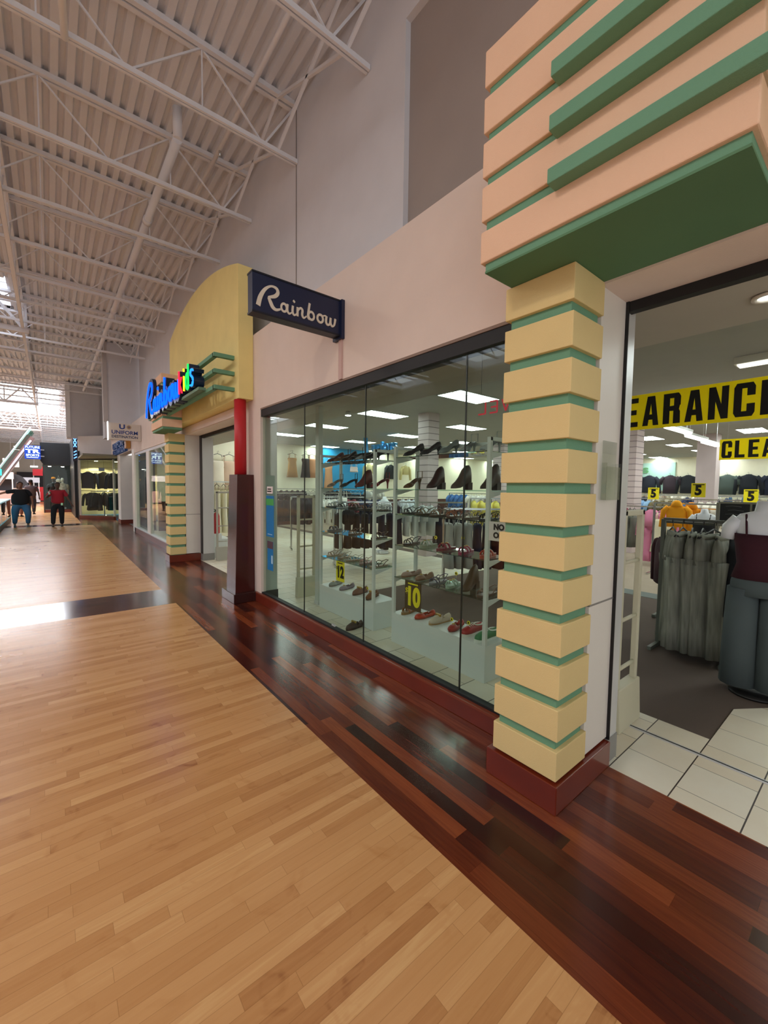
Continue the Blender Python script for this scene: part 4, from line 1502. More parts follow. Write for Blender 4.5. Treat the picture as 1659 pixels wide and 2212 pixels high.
t = thing('downlight', 'round recessed downlight in the grey soffit at the top right of the entrance', 'light', (3.15, .50, 2.745))
MB().lathe([(.075, 0), (.075, -.012), (.05, -.012), (.05, -.002)], (0, 0, 0), 20).build('trim_ring', WHITE, t)
MB().lathe([(.048, -.004), (.048, -.001)], (0, 0, 0), 20).build('lamp_disc', emis('downlight_glow', '#f6fff4', 6.0), t)
t = thing('spot_light', 'tiny bright spot lamp on the soffit inside the window, left of the ceiling panels', 'light', (3.4, 5.05, 2.72))
MB().lathe([(.03, .03), (.045, -.03)], (0, 0, 0), 12).build('can', ALU, t)
MB().lathe([(.04, -.034), (.04, -.03)], (0, 0, 0), 12).build('lamp_disc', emis('spot_glow', '#ffffff', 25.0), t)
for k, (x, y, s, nm) in enumerate(((7.2, 7.2, .36, 'square slatted column behind the middle of the shop window'), (12.2, 4.55, .5, 'pink-grey slatted column at the left of the entrance view'),
                                   (16.2, 3.75, .5, 'smooth pink-grey column deeper in the store'), (13.5, 9.5, .5, 'slatted column far behind the right shoe rack'))):
    t = thing('store_column', nm, 'column', (x, y, 0), 0, 'store columns')
    MB().box(-s / 2, s / 2, -s / 2, s / 2, 0, 3.45).build('shaft', mat('column_pinkgrey', '#c9b8b8', 0.6), t)
    g = MB()
    for q in range(20):
        z = .4 + .15 * q
        g.box(-s / 2 - .003, s / 2 + .003, -s / 2 - .003, s / 2 + .003, z, z + .014)
    if k != 2:
        g.build('slat_groove', mat('slat_dark', '#6f6264', 0.7), t)  # dark groove lines between the slats

# sensor gates
def gate(x, y, label, wx=.06, wy=.20, h=1.52, mt=None, along='X'):
    t = thing('sensor_gate', label, 'gate', (x, y, 0), 0 if along == 'Y' else PI / 2, 'shop sensor gates')
    mt = mt or mat('gate_beige', '#cbc6ad', 0.45)
    MB().box(-.02, .02, -wy / 2, -wy / 2 + .04, .12, h).box(-.02, .02, wy / 2 - .04, wy / 2, .12, h).box(-.02, .02, -wy / 2, wy / 2, h - .04, h).build('frame', mt, t, bevel=.006)
    for z in (.42, .76, 1.16):
        MB().tube([(0, -wy / 2 + .03, z), (0, wy / 2 - .03, z)], .013, 10).build('rung', mt, t)
    MB().prism([(-.05, 0), (.05, 0), (.035, .3), (-.035, .3)], lambda u, v: (u, -wy / 2 - .01, v), lambda u, v: (u, wy / 2 + .01, v)).build('base', mt, t, bevel=.006)
    return t


gate(3.13, 1.13, 'beige upright sensor gate standing just inside the entrance, at the left jamb', wy=.34)
gate(2.98, 5.52, 'beige sensor gate seen through the left end of the shop window', wy=.30)
gate(3.0, 9.3, 'thin grey sensor gate inside the second doorway', wy=.36, mt=mat('gate_grey', '#a9a698', 0.5))


# ------------------------------------------------------------------ garments: hang from z = 0 downwards, width along X
def body_rings(prof, n=16, rip=0.0, ph=0.0, folds=6):
    rings = []
    for z, wx, wy in prof:
        r = []
        for k in range(n):
            a = 2 * PI * k / n
            f = 1 + rip * math.sin(folds * a + ph + z * 5)
            r.append((wx / 2 * math.cos(a) * f, wy / 2 * math.sin(a) * f * (1 + rip * 1.5 * math.sin(folds * a * 1.0 + ph)), z))
        rings.append(r)
    return rings


def garment_parts(kind):
    P = []
    h = MB()
    h.tube([(0, 0, -.02), (0, 0, .03), (.018, 0, .05), (.03, 0, .03), (.026, 0, .012)], .003, 6)
    h.tube([(-.19, 0, -.09), (0, 0, -.02), (.19, 0, -.09)], .007, 6)
    P.append(('hanger', h, 'h'))
    b = MB()
    if kind in ('tee', 'top', 'jacket', 'hoodie'):
        W_ = {'tee': .46, 'top': .40, 'jacket': .48, 'hoodie': .50}[kind]
        L_ = {'tee': .68, 'top': .44, 'jacket': .66, 'hoodie': .66}[kind]
        b.loft(body_rings([(-.025, .12, .05), (-.05, .20, .09), (-.10, W_ * .92, .11), (-.2, W_, .13), (-L_ * .6, W_ * .95, .14), (-L_, W_ * .98, .14)], rip=.04, ph=1))
        sl = .24 if kind == 'tee' else .56
        for s in (-1, 1):
            b.tube([(s * W_ * .40, 0, -.10), (s * (W_ * .5 + .05), 0, -.20), (s * (W_ * .5 + .05 + sl * .10), 0, -.12 - sl)], [.065, .07, .052], 10)
        P.append(('body', b, 'c'))
        if kind == 'hoodie':
            hd = MB()
            hd.loft(body_rings([(-.09, .30, .16), (-.02, .26, .18), (.05, .2, .16), (.09, .08, .08)], rip=.05))
            P.append(('hood', hd, 'c'))
        c = MB()
        c.tube([(.06 * math.cos(2 * PI * q / 12), .035 * math.sin(2 * PI * q / 12), -.03) for q in range(12)], .008, 6, closed=True)
        P.append(('collar', c, 'd'))
    elif kind in ('dress', 'gown', 'cami'):
        L_ = {'dress': .92, 'gown': 1.35, 'cami': .42}[kind]
        fl = {'dress': .44, 'gown': .46, 'cami': .38}[kind]
        b.loft(body_rings([(-.20, .32, .08), (-.24, .36, .12), (-.36, .30 if kind != 'cami' else .35, .12), (-L_ * .6 - .1, .38, .15), (-L_, fl, .18)], rip=.06, folds=7))
        P.append(('body', b, 'c'))
        c = MB()
        for s in (-1, 1):
            c.tube([(s * .11, -.03, -.05), (s * .13, -.04, -.21)], .007, 6)
            c.tube([(s * .11, .03, -.05), (s * .13, .04, -.21)], .007, 6)
        P.append(('strap', c, 'd'))
    elif kind in ('pants', 'jeans', 'skirt'):
        L_ = {'pants': 1.04, 'jeans': 1.0, 'skirt': .8}[kind]
        b.loft(body_rings([(-.09, .34, .06), (-.16, .36, .10), (-.32, .39, .13)], rip=.03))
        if kind == 'skirt':
            b.loft(body_rings([(-.30, .38, .13), (-.5, .42, .15), (-L_, .5, .18)], rip=.09, folds=8))
        else:
            for s in (-1, 1):
                rr = body_rings([(-.28, .20, .13), (-.42, .18, .12), (-.55, .17, .12), (-.68, .165, .12), (-.8, .17, .12), (-.92, .19, .13), (-L_ - .05, .21, .13)], n=20, rip=.10, folds=5, ph=s * 2)
                b.loft([[(p[0] + s * .095, p[1], p[2]) for p in r] for r in rr])
        P.append(('body', b, 'c'))
        c = MB()
        c.loft(body_rings([(-.06, .335, .055), (-.10, .345, .068)]))
        P.append(('waistband', c, 'd'))
    return P


GAR = {}
HANG = mat('hanger_black', '#202022', 0.4)


def fabric(c):
    return mat('fabric_' + c.strip('#'), c, 0.9, bump=0.15, bscale=400, vary=0.12)


def garment(kind, c, loc, rz, label, group, c2=None, s=1.0, fm=None):
    key = (kind, c, c2, fm)
    c2 = c2 or c
    nm = {'tee': 'tee_shirt', 'top': 'cropped_top', 'jacket': 'jacket', 'hoodie': 'hoodie', 'dress': 'dress', 'gown': 'long_dress', 'cami': 'camisole',
          'pants': 'trousers', 'jeans': 'jeans', 'skirt': 'skirt'}[kind]
    if key not in GAR:
        t = thing(nm, label, 'clothes', loc, rz, group)
        for n_, mb, k in garment_parts(kind):
            mb.build(n_, HANG if k == 'h' else ((MATS[fm] if fm else fabric(c)) if k == 'c' else fabric(c2)), t)
        GAR[key] = t
        t.scale = (s, s, s)
        return t
    t = dup(GAR[key], loc, rz, label, group, (s, s, s))
    t.name = nm
    return t


def rail_rack(x0, y0, x1, y1, h, label, mt=None):
    t = thing('clothes_rack', label, 'rack', ((x0 + x1) / 2, (y0 + y1) / 2, 0), 0, 'clothes racks')
    o = t.location.copy()
    mt = mt or CHROME
    MB().bar((x0, y0, h), (x1, y1, h), .03).build('rail', mt, t, shift=o)
    dx, dy = y1 - y0, -(x1 - x0)
    l = math.hypot(dx, dy)
    dx, dy = dx / l * .25, dy / l * .25
    for (x, y) in ((x0, y0), (x1, y1)):
        MB().bar((x, y, .04), (x, y, h), .035).build('post', mt, t, shift=o)
        MB().bar((x - dx, y - dy, .02), (x + dx, y + dy, .02), .035).build('foot', mt, t, shift=o)
    return t


def fill(x0, y0, x1, y1, h, items, desc, n):
    """n garments spread along the rail; items: (kind, colour, colour name)"""
    ang = math.atan2(y1 - y0, x1 - x0) + PI / 2
    for i in range(n):
        f = (i + .5) / n
        kd, c, cn = items[i * len(items) // n]
        garment(kd, c, (x0 + (x1 - x0) * f, y0 + (y1 - y0) * f, h - .035), ang + random.uniform(-.12, .12),
                '%s %s, %s on the %s' % (cn, {'tee': 'tee shirt', 'top': 'cropped top', 'gown': 'long dress', 'cami': 'camisole', 'pants': 'trousers'}.get(kd, kd), lr(i, n), desc), 'clothes on the ' + desc)


# print material of the grey trousers
pm = mat('fabric_grey_print', '#84857a', 0.9, vary=0.95, bump=.2, bscale=300)
pm.node_tree.nodes['Noise Texture'].inputs['Scale'].default_value = 14
_mp = pm.node_tree.nodes.new('ShaderNodeMapping')
_mp.inputs['Scale'].default_value = (2.2, 2.2, .22)
pm.node_tree.links.new(pm.node_tree.nodes['Texture Coordinate'].outputs['Object'], _mp.inputs['Vector'])
pm.node_tree.links.new(_mp.outputs[0], pm.node_tree.nodes['Noise Texture'].inputs['Vector'])

# near right: grey trouser rack seen through the entrance
RKM = mat('rack_grey_green', '#5b6058', 0.5)
t = rail_rack(5.05, 1.52, 5.05, .93, 1.36, 'grey two-arm clothes rack nearest the entrance, hung with grey printed trousers', RKM)
for i in range(6):
    garment('pants', '#8d8f82', (5.0, 1.42 - .085 * i, 1.31), random.uniform(-.3, .3) + (.2 if i < 3 else -.1),
            'grey printed trousers, %s on the nearest two-arm rack' % lr(i, 6), 'grey trousers on the nearest rack', fm='fabric_grey_print', s=1.14)
garment('jacket', '#3a1620', (5.3, 1.60, 1.16), .5, 'dark burgundy jacket with a hanging sleeve behind the grey trousers', 'single garments', s=.8)
garment('jacket', '#16181c', (5.3, .98, 1.30), .2, 'black jacket at the right end of the nearest two-arm rack', 'single garments', s=1.2)


# mannequins
def mannequin(loc, rz, label, shirt, shirt_n, legs=None, skin=None, head=True, s=1.0, flare=1.0):
    t = thing('mannequin', label, 'mannequin', loc, rz, None)
    skin = skin or SKIN_W
    b = MB()
    b.loft(body_rings([(.86, .30, .18), (.95, .33, .20), (1.06, .26, .16), (1.18, .30, .19), (1.30, .34, .20), (1.40, .38, .17), (1.445, .30, .13), (1.47, .13, .11), (1.55, .105, .105)], n=18))
    for q in (-1, 1):
        if flare > 1 or not head:
            b.tube([(q * .15, 0, 1.40), (q * .205, 0, 1.33), (q * .222, .0, 1.24)], [.06, .058, .045], 10)
        else:
            b.tube([(q * .17, 0, 1.40), (q * .225, 0, 1.30), (q * .245, .0, 1.08), (q * .25, -.05, .84)], [.055, .05, .04, .03], 10)
    if head:
        b.loft(body_rings([(1.53, .09, .10), (1.58, .13, .16), (1.66, .155, .19), (1.73, .14, .18), (1.77, .08, .1)], n=14))
    for q in (-1, 1):
        b.tube([(q * .09, 0, .9), (q * .10, 0, .5), (q * .10, 0, .08)], [.085, .06, .04], 10)
        if flare == 1:
            b.box(q * .10 - .04, q * .10 + .04, -.17, .06, .02, .09)
    b.build('body', skin, t)
    if shirt == 'cami':
        c = MB()
        c.loft(body_rings([(.93, .37, .24), (1.05, .31, .21), (1.18, .34, .23), (1.29, .37, .24)], n=18))
        c.build('camisole', fabric(shirt_n), t)
        st = MB()
        for q in (-1, 1):
            st.tube([(q * .10, -.11, 1.28), (q * .11, -.05, 1.44), (q * .10, .10, 1.28)], .008, 6)
        st.build('strap', fabric(shirt_n), t)
    else:
        c = MB()
        c.loft(body_rings([(.80, .42, .27), (1.0, .39, .25), (1.2, .41, .26), (1.38, .44, .22), (1.45, .30, .17), (1.48, .17, .15)], n=18))
        for q in (-1, 1):
            c.tube([(q * .18, 0, 1.39), (q * .25, 0, 1.28), (q * .27, 0, 1.12)], [.08, .08, .07], 10)
        c.build('shirt', fabric(shirt_n) if not shirt_n.startswith('m:') else MATS[shirt_n[2:]], t)
    if legs:
        c = MB()
        c.loft(body_rings([(.80, .38, .24), (.9, .37, .23), (.98, .33, .21)], n=16))
        for q in (-1, 1):
            c.tube([(q * .10, 0, .85), (q * .105, 0, .5), (q * .105, 0, .06 if flare > 1 else .12)], [.105, .085 * (1 + flare) / 2, .075 * flare], 12)
        c.build('trousers', fabric(legs), t)
    MB().lathe([(.16, 0), (.16, .015), (.03, .02)], (0, 0, 0), 20).build('base', CHROME if flare == 1 else BLACK, t)
    t.scale = (s, s, s)
    return t


mannequin((4.45, .64, 0), -PI / 2 + .15, 'white headless mannequin in a dark burgundy camisole and grey jeans at the right edge', 'cami', '#3c1220', '#4f5a5c', s=1.02, head=False, flare=1.6)
mannequin((8.6, 2.0, 0), -PI / 2, 'white half-lit mannequin in a black camisole behind the nearest rack', 'cami', '#17171a', '#2c2c30', head=False, s=.88)

# dark sign boards on the gondola
t = thing('gondola', 'grey metal gondola with two dark chalk-lettered sign boards behind the nearest rack', 'fixture', (6.0, 1.0, 0))
MB().bar((6.0, 1.27, 0), (6.0, 1.27, 1.53), .03).bar((6.0, .98, 1.27), (6.0, .98, 1.53), .02).bar((6.0, .35, 0), (6.0, .35, 1.53), .03).bar((6.0, 1.27, 1.53), (6.0, .35, 1.53), .025).bar((6.0, 1.27, 1.27), (6.0, .35, 1.27), .025).build('frame', mat('gondola_frame', '#8d8d80', 0.5), t, shift=t.location)
for a, b in ((1.25, .99), (.97, .40)):
    MB().box(5.985, 6.0, b, a, 1.285, 1.52).build('sign_board', mat('chalk_board', '#232629', 0.6), t, shift=t.location)
for ya in (1.2, .92):
    mb = MB()
    for k in range(5):
        y, z = ya - .02 * (k % 2), 1.49 - .045 * k
        mb.tube([(5.982, y, z), (5.982, y - .06, z + .006), (5.982, y - .14, z - .003)], .0022, 5)
    mb.build('chalk_writing', mat('chalk', '#75797a', 0.8), t, shift=t.location)
MB().box(5.9, 6.3, .35, 1.27, .02, .10).build('shelf', mat('gondola_frame', '#8d8d80'), t, shift=t.location)
rail_rack(6.35, 1.9, 6.35, .3, 1.25, 'low dark rack of folded and hung dark tops behind the sign boards', RKM)
fill(6.35, 1.25, 6.35, .35, 1.25, [('tee', '#1c1c20', 'black'), ('tee', '#3a2028', 'plum'), ('tee', '#24262c', 'charcoal')], 'low dark rack', 7)

# mid-store racks seen through the entrance
rail_rack(10.5, 4.7, 10.5, 1.5, 1.30, 'rack with the pink two-piece set in the middle of the store')
garment('top', '#e48fb4', (10.40, 3.36, 1.27), -.05 + PI / 2, 'pink long-sleeved cropped top on the middle rack', 'pink two-piece', s=.92)
garment('pants', '#e48fb4', (10.45, 3.36, 1.08), -.05 + PI / 2, 'pink wide trousers hanging below the pink cropped top', 'pink two-piece', s=.92)
garment('top', '#dd86ac', (10.47, 3.18, 1.25), PI / 2, 'darker pink top tucked behind the pink cropped top', 'single garments')
garment('dress', '#e9e2c6', (10.2, 3.08, 1.25), PI / 2, 'cream dress between the pink and the orange clothes', 'single garments')
garment('hoodie', '#f2a31a', (9.3, 2.60, 1.42), PI / 2 + .1, 'bright orange hoodie on the middle rack', 'single garments', s=.68)
garment('hoodie', '#e8950f', (9.5, 2.42, 1.38), PI / 2, 'orange hoodie half hidden behind the bright orange one', 'single garments', s=.75)
fill(10.6, 4.5, 10.6, 3.75, 1.30, [('tee', '#5a1c34', 'burgundy'), ('tee', '#8c2a48', 'crimson'), ('dress', '#6b6f66', 'grey-green')], 'left half of middle rack', 8)
MB_ = rail_rack(9.4, 3.0, 9.4, 2.0, 1.42, 'short rack carrying the orange hoodies')
for k, (x, y, z, nm) in enumerate(((10.6, 4.20, 1.47, 'leftmost'), (10.6, 3.42, 1.47, 'second from the left'), (9.4, 2.3, 1.55, 'middle'), (10.6, 1.75, 1.45, 'second from the right'), (10.6, 4.55, 1.44, 'most hidden'))):
    t = thing('price_card', nm + ' of the yellow five dollar cards in the middle of the store', 'price card', (x, y, z), 0, 'yellow five dollar cards')
    MB().box(-.004, .004, -.11, .11, 0, .26).build('card', YCARD, t)
    mb = MB()
    text_on(mb, '5', .24, (-.006, 0, .12), (0, -1, 0), (0, 0, 1), .001, .012, .9)
    mb.box(-.007, -.004, -.09, .09, .225, .24)
    mb.build('print', PRINT, t)
    MB().tube([(0, 0, -.12), (0, 0, 0)], .006, 6).build('stem', CHROME, t)
rail_rack(13.0, 5.4, 13.0, 1.0, 1.45, 'long rack of dark and coloured tops behind the middle rack')
fill(13.0, 5.4, 13.0, 1.0, 1.45, [('tee', '#22262c', 'black'), ('tee', '#8fb4d8', 'light blue'), ('tee', '#6e6240', 'olive'), ('jeans', '#3f6590', 'blue'), ('tee', '#d9d4c8', 'white'), ('tee', '#1f2430', 'navy'), ('tee', '#4c7a50', 'green'), ('tee', '#c98f9c', 'pale pink')], 'long second rack', 26)
rail_rack(18.0, 7.4, 18.0, 1.2, 1.5, 'far rack near the back of the store')
fill(18.0, 7.4, 18.0, 1.2, 1.5, [('tee', '#2b2f38', 'charcoal'), ('tee', '#b8b09a', 'beige'), ('tee', '#39456a', 'dark blue'), ('dress', '#23252a', 'black'), ('tee', '#9d8a4c', 'khaki')], 'far back rack', 22)
# clothes shown on the back wall
wallc = [(8.6, 'jacket', '#2a2e3a', 'dark navy jacket'), (7.6, 'tee', '#3a2f38', 'dark plum tee'), (6.8, 'jacket', '#23262c', 'black jacket'), (5.2, 'tee', '#4a5550', 'grey-green tee'),
         (4.4, 'jacket', '#1d2128', 'black long-sleeved top'), (3.5, 'tee', '#23283a', 'dark blue tee'), (10.0, 'dress', '#e0a0a8', 'pink dress'), (11.0, 'jacket', '#c7d8e6', 'pale blue jacket')]
for k, (y, kd, c, nm) in enumerate(wallc):
    garment(kd, c, (25.9, y, 2.55), PI / 2, nm + ' displayed high on the cream back wall', 'clothes on the back wall', s=1.5)
struct('wall_inner', B(26.0, 26.1, -7, 16.4, 0, 3.45), IWALL)
struct('trim_30', B(25.9, 26.0, -7, 16.4, 1.62, 1.68), mat('wall_rail', '#9a988c', 0.5))
for k, (a, b, c) in enumerate(((11.5, 9.0, '#9ed8a8'), (9.0, 7.4, '#bfe6dc'), (1.6, -1.0, '#c4d2dc'))):
    struct('trim_%d' % (31 + k), B(25.93, 26.0, b, a, 1.7, 3.2), mat('wall_panel_%d' % k, c, 0.6))
rail_rack(25.2, 12, 25.2, 1.0, 1.5, 'wall rack along the cream back wall')
fill(25.2, 12, 25.2, 1.0, 1.5, [('tee', '#2f3136', 'charcoal'), ('tee', '#a08a78', 'taupe'), ('tee', '#e6e0d4', 'white'), ('jeans', '#4c6d94', 'denim blue'), ('tee', '#2a2226', 'dark brown')], 'cream back wall rack', 24)
t = thing('wall_lettering', 'green script word on the pale back wall of the store', 'sign', (25.9, 10.4, 2.9))
mb = MB()
text_on(mb, 'Shoes', .62, (25.9, 9.6, 2.85), (0, -1, 0), (0, 0, 1), .02, .01, 1.3)
mb.build('lettering', mat('letter_green', '#6fae78', 0.5), t, shift=t.location)
t = thing('wall_lettering', 'dark letter K on the back wall at the right edge', 'sign', (25.9, 2.2, 2.7))
mb = MB()
text_on(mb, 'K', .75, (25.9, 2.55, 2.72), (0, -1, 0), (0, 0, 1), .02, .03, 1.0)
mb.build('lettering', mat('letter_dark_navy', '#202a44', 0.5), t, shift=t.location)

# ------------------------------------------------------------------ clothes seen through the big window
t = thing('hanging_sign', 'bright blue raised word hanging in the store behind the left shoe rack', 'sign', (9.0, 11.4, 3.1))
mb = MB()
text_on(mb, 'uniors', .46, (9.0, 11.15, 3.08), (0, -1, 0), (0, 0, 1), .05, .012, 1.15)
text_on(mb, 'J', .85, (9.0, 12.18, 3.12), (0, -1, .12), (0, .12, 1), .05, .012, 1.0)
mb.build('lettering', mat('sign_cyan', '#1a97e0', 0.4), t, shift=t.location)
MB().tube([(9.0, 11.9, 3.25), (9.0, 11.9, 3.45)], .004, 6).tube([(9.0, 10.6, 3.25), (9.0, 10.6, 3.45)], .004, 6).build('cord', ALU, t, shift=t.location)
for k, (x, kd, c, nm) in enumerate([(8.1, 'dress', '#b98a55', 'tan sleeveless dress'), (8.75, 'dress', '#2a2624', 'black strappy dress'), (9.05, 'dress', '#c78d66', 'copper dress'),
                                    (9.9, 'gown', '#e0a67c', 'long peach dress'), (11.3, 'cami', '#e6d2cc', 'pale pink camisole'), (12.2, 'top', '#e9dca8', 'cream long-sleeved top'),
                                    (13.6, 'jacket', '#23282b', 'black jacket'), (14.6, 'top', '#e6d79c', 'pale yellow top'), (16.6, 'gown', '#22201f', 'black dress')]):
    garment(kd, c, (x, 16.25, 3.1 - (.25 if x > 9.5 else 0)), 0.0, nm + ' displayed high on the far side wall', 'clothes on the far side wall', s=1.15)
    tt = thing('hanging_rail', 'chrome display arm holding the ' + nm, 'display arm', (x, 16.4, 3.17 - (.25 if x > 9.5 else 0)), 0, 'display arms')
    MB().tube([(0, .06, 0), (0, -.2, 0), (0, -.2, -.02)], .01, 6).build('arm', CHROME, tt)
rows = [
    ((6.2, 15.6, 12.5, 15.6), 1.55, [('tee', '#1c1d20', 'black'), ('tee', '#2c2a2c', 'charcoal'), ('dress', '#d8d4c6', 'off-white'), ('tee', '#202024', 'dark'), ('dress', '#17171a', 'black'), ('tee', '#c9c6bd', 'pale')], 'far side wall rack', 26),
    ((5.6, 13.2, 9.5, 13.2), 1.42, [('dress', '#1b1b1e', 'black'), ('tee', '#26242a', 'dark plum'), ('dress', '#dcdcd6', 'white'), ('tee', '#101114', 'black')], 'dark far rack', 18),
    ((4.9, 9.9, 8.2, 8.6), 1.38, [('tee', '#1a1a20', 'black'), ('tee', '#ebe7e0', 'white'), ('tee', '#8a3d48', 'dusty red'), ('tee', '#2a3450', 'navy'), ('dress', '#3a1420', 'burgundy'), ('tee', '#dfe6ee', 'icy white')], 'rack behind left shelves', 20),
    ((4.6, 7.3, 7.2, 6.0), 1.34, [('dress', '#101116', 'black'), ('dress', '#151a30', 'dark navy'), ('tee', '#c9cccb', 'light grey'), ('dress', '#1a1a2e', 'midnight blue')], 'rack between the shelves', 16),
    ((5.0, 4.6, 6.9, 3.2), 1.32, [('dress', '#b9b8b4', 'light grey'), ('dress', '#1b2040', 'deep blue'), ('dress', '#5a1420', 'dark red'), ('jeans', '#3a3a3c', 'dark'), ('pants', '#6a6c66', 'grey'), ('jeans', '#808078', 'pale grey')], 'rack behind right shelves', 15),
    ((8.6, 7.0, 10.8, 5.0), 1.40, [('tee', '#e4d46a', 'yellow'), ('tee', '#2b2b30', 'black'), ('tee', '#6a9a4c', 'green'), ('tee', '#e8e8ee', 'white'), ('tee', '#7a2c40', 'wine')], 'deeper rack behind the column', 16),
    ((14.0, 12.6, 14.0, 8.2), 1.45, [('tee', '#4a78b4', 'blue'), ('tee', '#e8e4dc', 'white'), ('tee', '#2c2e34', 'charcoal'), ('tee', '#b85c5c', 'brick red')], 'rack beyond the blue word', 16),
]
for (x0, y0, x1, y1), h, items, desc, n in rows:
    rail_rack(x0, y0, x1, y1, h, desc[0].upper() * 0 + 'chrome ' + desc + ', full of clothes')
    fill(x0, y0, x1, y1, h, items, desc, n)
garment('gown', '#e9e6dc', (5.55, 8.45, 1.62), .5, 'long off-white dress hanging at the left of the left shoe rack', 'single garments', s=1.15)
for k, (x, y, h, nm) in enumerate(((5.2, 8.9, 1.75, 'left'), (6.1, 8.3, 1.72, 'right'))):
    mannequin((x + .4, y - .3, 0), -PI * .55, 'white-shirted mannequin, %s of two behind the left shoe rack' % nm, 'tee', '#e9edf2', '#15161a', s=.92, head=False)
t = thing('round_bag', 'large round black lantern-shaped bag hanging behind the left shoe rack', 'bag', (4.86, 7.17, 1.02))
MB().lathe([(.03, .17), (.12, .14), (.16, .04), (.16, -.04), (.12, -.14), (.04, -.17)], (0, 0, 0), 18).build('bag_body', fabric('#131214'), t)
MB().tube([(-.08, 0, .13), (-.05, 0, .3), (.05, 0, .3), (.08, 0, .13)], .008, 6).build('bag_handle', fabric('#131214'), t)

# kids side seen through the second doorway
for k, (y, c, nm) in enumerate(((12.35, '#e2c9a8', 'beige'), (12.3, '#efe3cf', 'cream'), (12.25, '#d9b9a0', 'tan'))):
    garment('dress', c, (3.5 + .33 * k, 12.45, 2.6), 0, nm + ' garment hanging high on the white wall inside the second doorway', 'garments inside the second doorway', s=1.15)
rail_rack(3.45, 11.6, 4.9, 11.6, 1.75, 'white rail rack inside the second doorway', SHELFW)
fill(3.45, 11.6, 4.9, 11.6, 1.75, [('gown', '#efe8cc', 'cream'), ('gown', '#e6d8b8', 'beige')], 'doorway white rail rack', 8)
t = thing('fire_extinguisher', 'red fire extinguisher standing just inside the second doorway', 'fire extinguisher', (2.96, 9.75, .55))
MB().lathe([(.065, 0), (.07, .03), (.07, .40), (.05, .46), (.02, .49)], (0, 0, 0), 16).build('cylinder', RED, t)
MB().lathe([(.02, .49), (.024, .54)], (0, 0, 0), 10).bar((0, 0, .54), (-.09, 0, .57), .016).bar((0, 0, .52), (-.08, 0, .50), .014).build('valve_handle', BLACK, t)
MB().tube([(-.02, 0, .52), (-.09, 0, .48), (-.095, 0, .2)], .011, 8).build('hose', BLACK, t)
MB().box(-.072, -.069, -.03, .03, .2, .32).build('paper_label', WHITE, t)
MB().box(-.09, .09, -.09, .09, -.55, 0).build('stand', SHELFW, t)
t = thing('display_box', 'low white display box inside the second doorway', 'box', (3.2, 10.6, 0))
MB().box(-.25, .25, -.4, .4, 0.06, .36).build('box', SHELFW, t, bevel=.01)
MB().box(-.22, .22, -.37, .37, 0, .06).build('plinth', mat('plinth_grey', '#8b8b84', 0.5), t)

# display shop at the angled window
rr = thing('round_rack', 'round chrome rack of dark shiny clothes in the angled window', 'rack', (2.15, 25.1, 0))
MB().tube([(2.15 + .55 * math.cos(2 * PI * q / 24), 25.1 + .55 * math.sin(2 * PI * q / 24), 1.28) for q in range(24)], .018, 6, closed=True).build('ring_rail', CHROME, rr, shift=rr.location)
MB().tube([(2.15, 25.1, .05), (2.15, 25.1, 1.28)], .025, 8).build('post', CHROME, rr, shift=rr.location)
MB().tube([(1.6, 25.1, 1.28), (2.7, 25.1, 1.28)], .012, 6).tube([(2.15, 24.55, 1.28), (2.15, 25.65, 1.28)], .012, 6).tube([(1.85, 25.1, .06), (2.45, 25.1, .06)], .02, 6).build('spokes', CHROME, rr, shift=rr.location)
for k in range(16):
    a = 2 * PI * k / 16
    garment('dress' if k % 2 else 'jacket', '#14232c' if k % 3 else '#1b2024', (2.15 + .55 * math.cos(a), 25.1 + .55 * math.sin(a), 1.24), a,
            ('dark teal' if k % 3 else 'black') + (' long garment' if k % 2 else ' jacket') + ' at the %s of the round rack in the angled window' % ('right', 'back right', 'back', 'back left', 'left', 'front left', 'front', 'front right')[k // 2], 'clothes on the round rack', s=1.0 if k % 2 == 0 else .98)
for k, (x, y, c, nm) in enumerate(((1.52, 25.3, '#222c44', 'navy'), (2.15, 25.1, '#3a342c', 'dark brown'), (2.6, 24.6, '#262b3a', 'slate'), (2.95, 24.1, '#2b302c', 'dark green'))):
    garment('jacket', c, (x, y, 2.28), -.35, nm + ' work shirt hanging high in the angled window', 'work shirts in the angled window', s=1.3)
    tt = thing('hanging_line', 'thin hook line above the %s work shirt' % nm, 'hook', (x, y, 2.33), 0, 'hook lines in the angled window')
    MB().tube([(0, 0, 0), (0, 0, .5)], .004, 6).build('line', CHROME, tt)
for k, (x, y, s) in enumerate(((1.9, 25.8, 'left'), (3.0, 25.6, 'middle'), (3.0, 24.6, 'right'))):
    t = thing('downlight', '%s warm downlight in the ceiling of the angled display window' % s, 'light', (x, y, 2.82), 0, 'display window downlights')
    l = bpy.data.lights.new('downlight_lamp', 'SPOT')
    l.energy = 160
    l.color = (1.0, .88, .6)
    l.spot_size = 2.4
    l.shadow_soft_size = .06
    lo = bpy.data.objects.new('downlight_lamp', l)
    COL.objects.link(lo)
    lo.parent = t
    lo.location = (0, 0, -.03)
    MB().lathe([(.07, -.01), (.07, .0)], (0, 0, 0), 14).build('lamp_disc', WARM, t)
    MB().lathe([(.09, -.006), (.09, .002)], (0, 0, 0), 14).build('trim_ring', WHITE, t)
t = thing('window_notice', 'small pale blue notice hanging in the angled window', 'sticker', (2.0, 24.3, 2.35))
MB().box(-.12, .12, -.002, .002, -.08, .08).build('paper', mat('notice_lilac', '#aab2e8', 0.5), t)

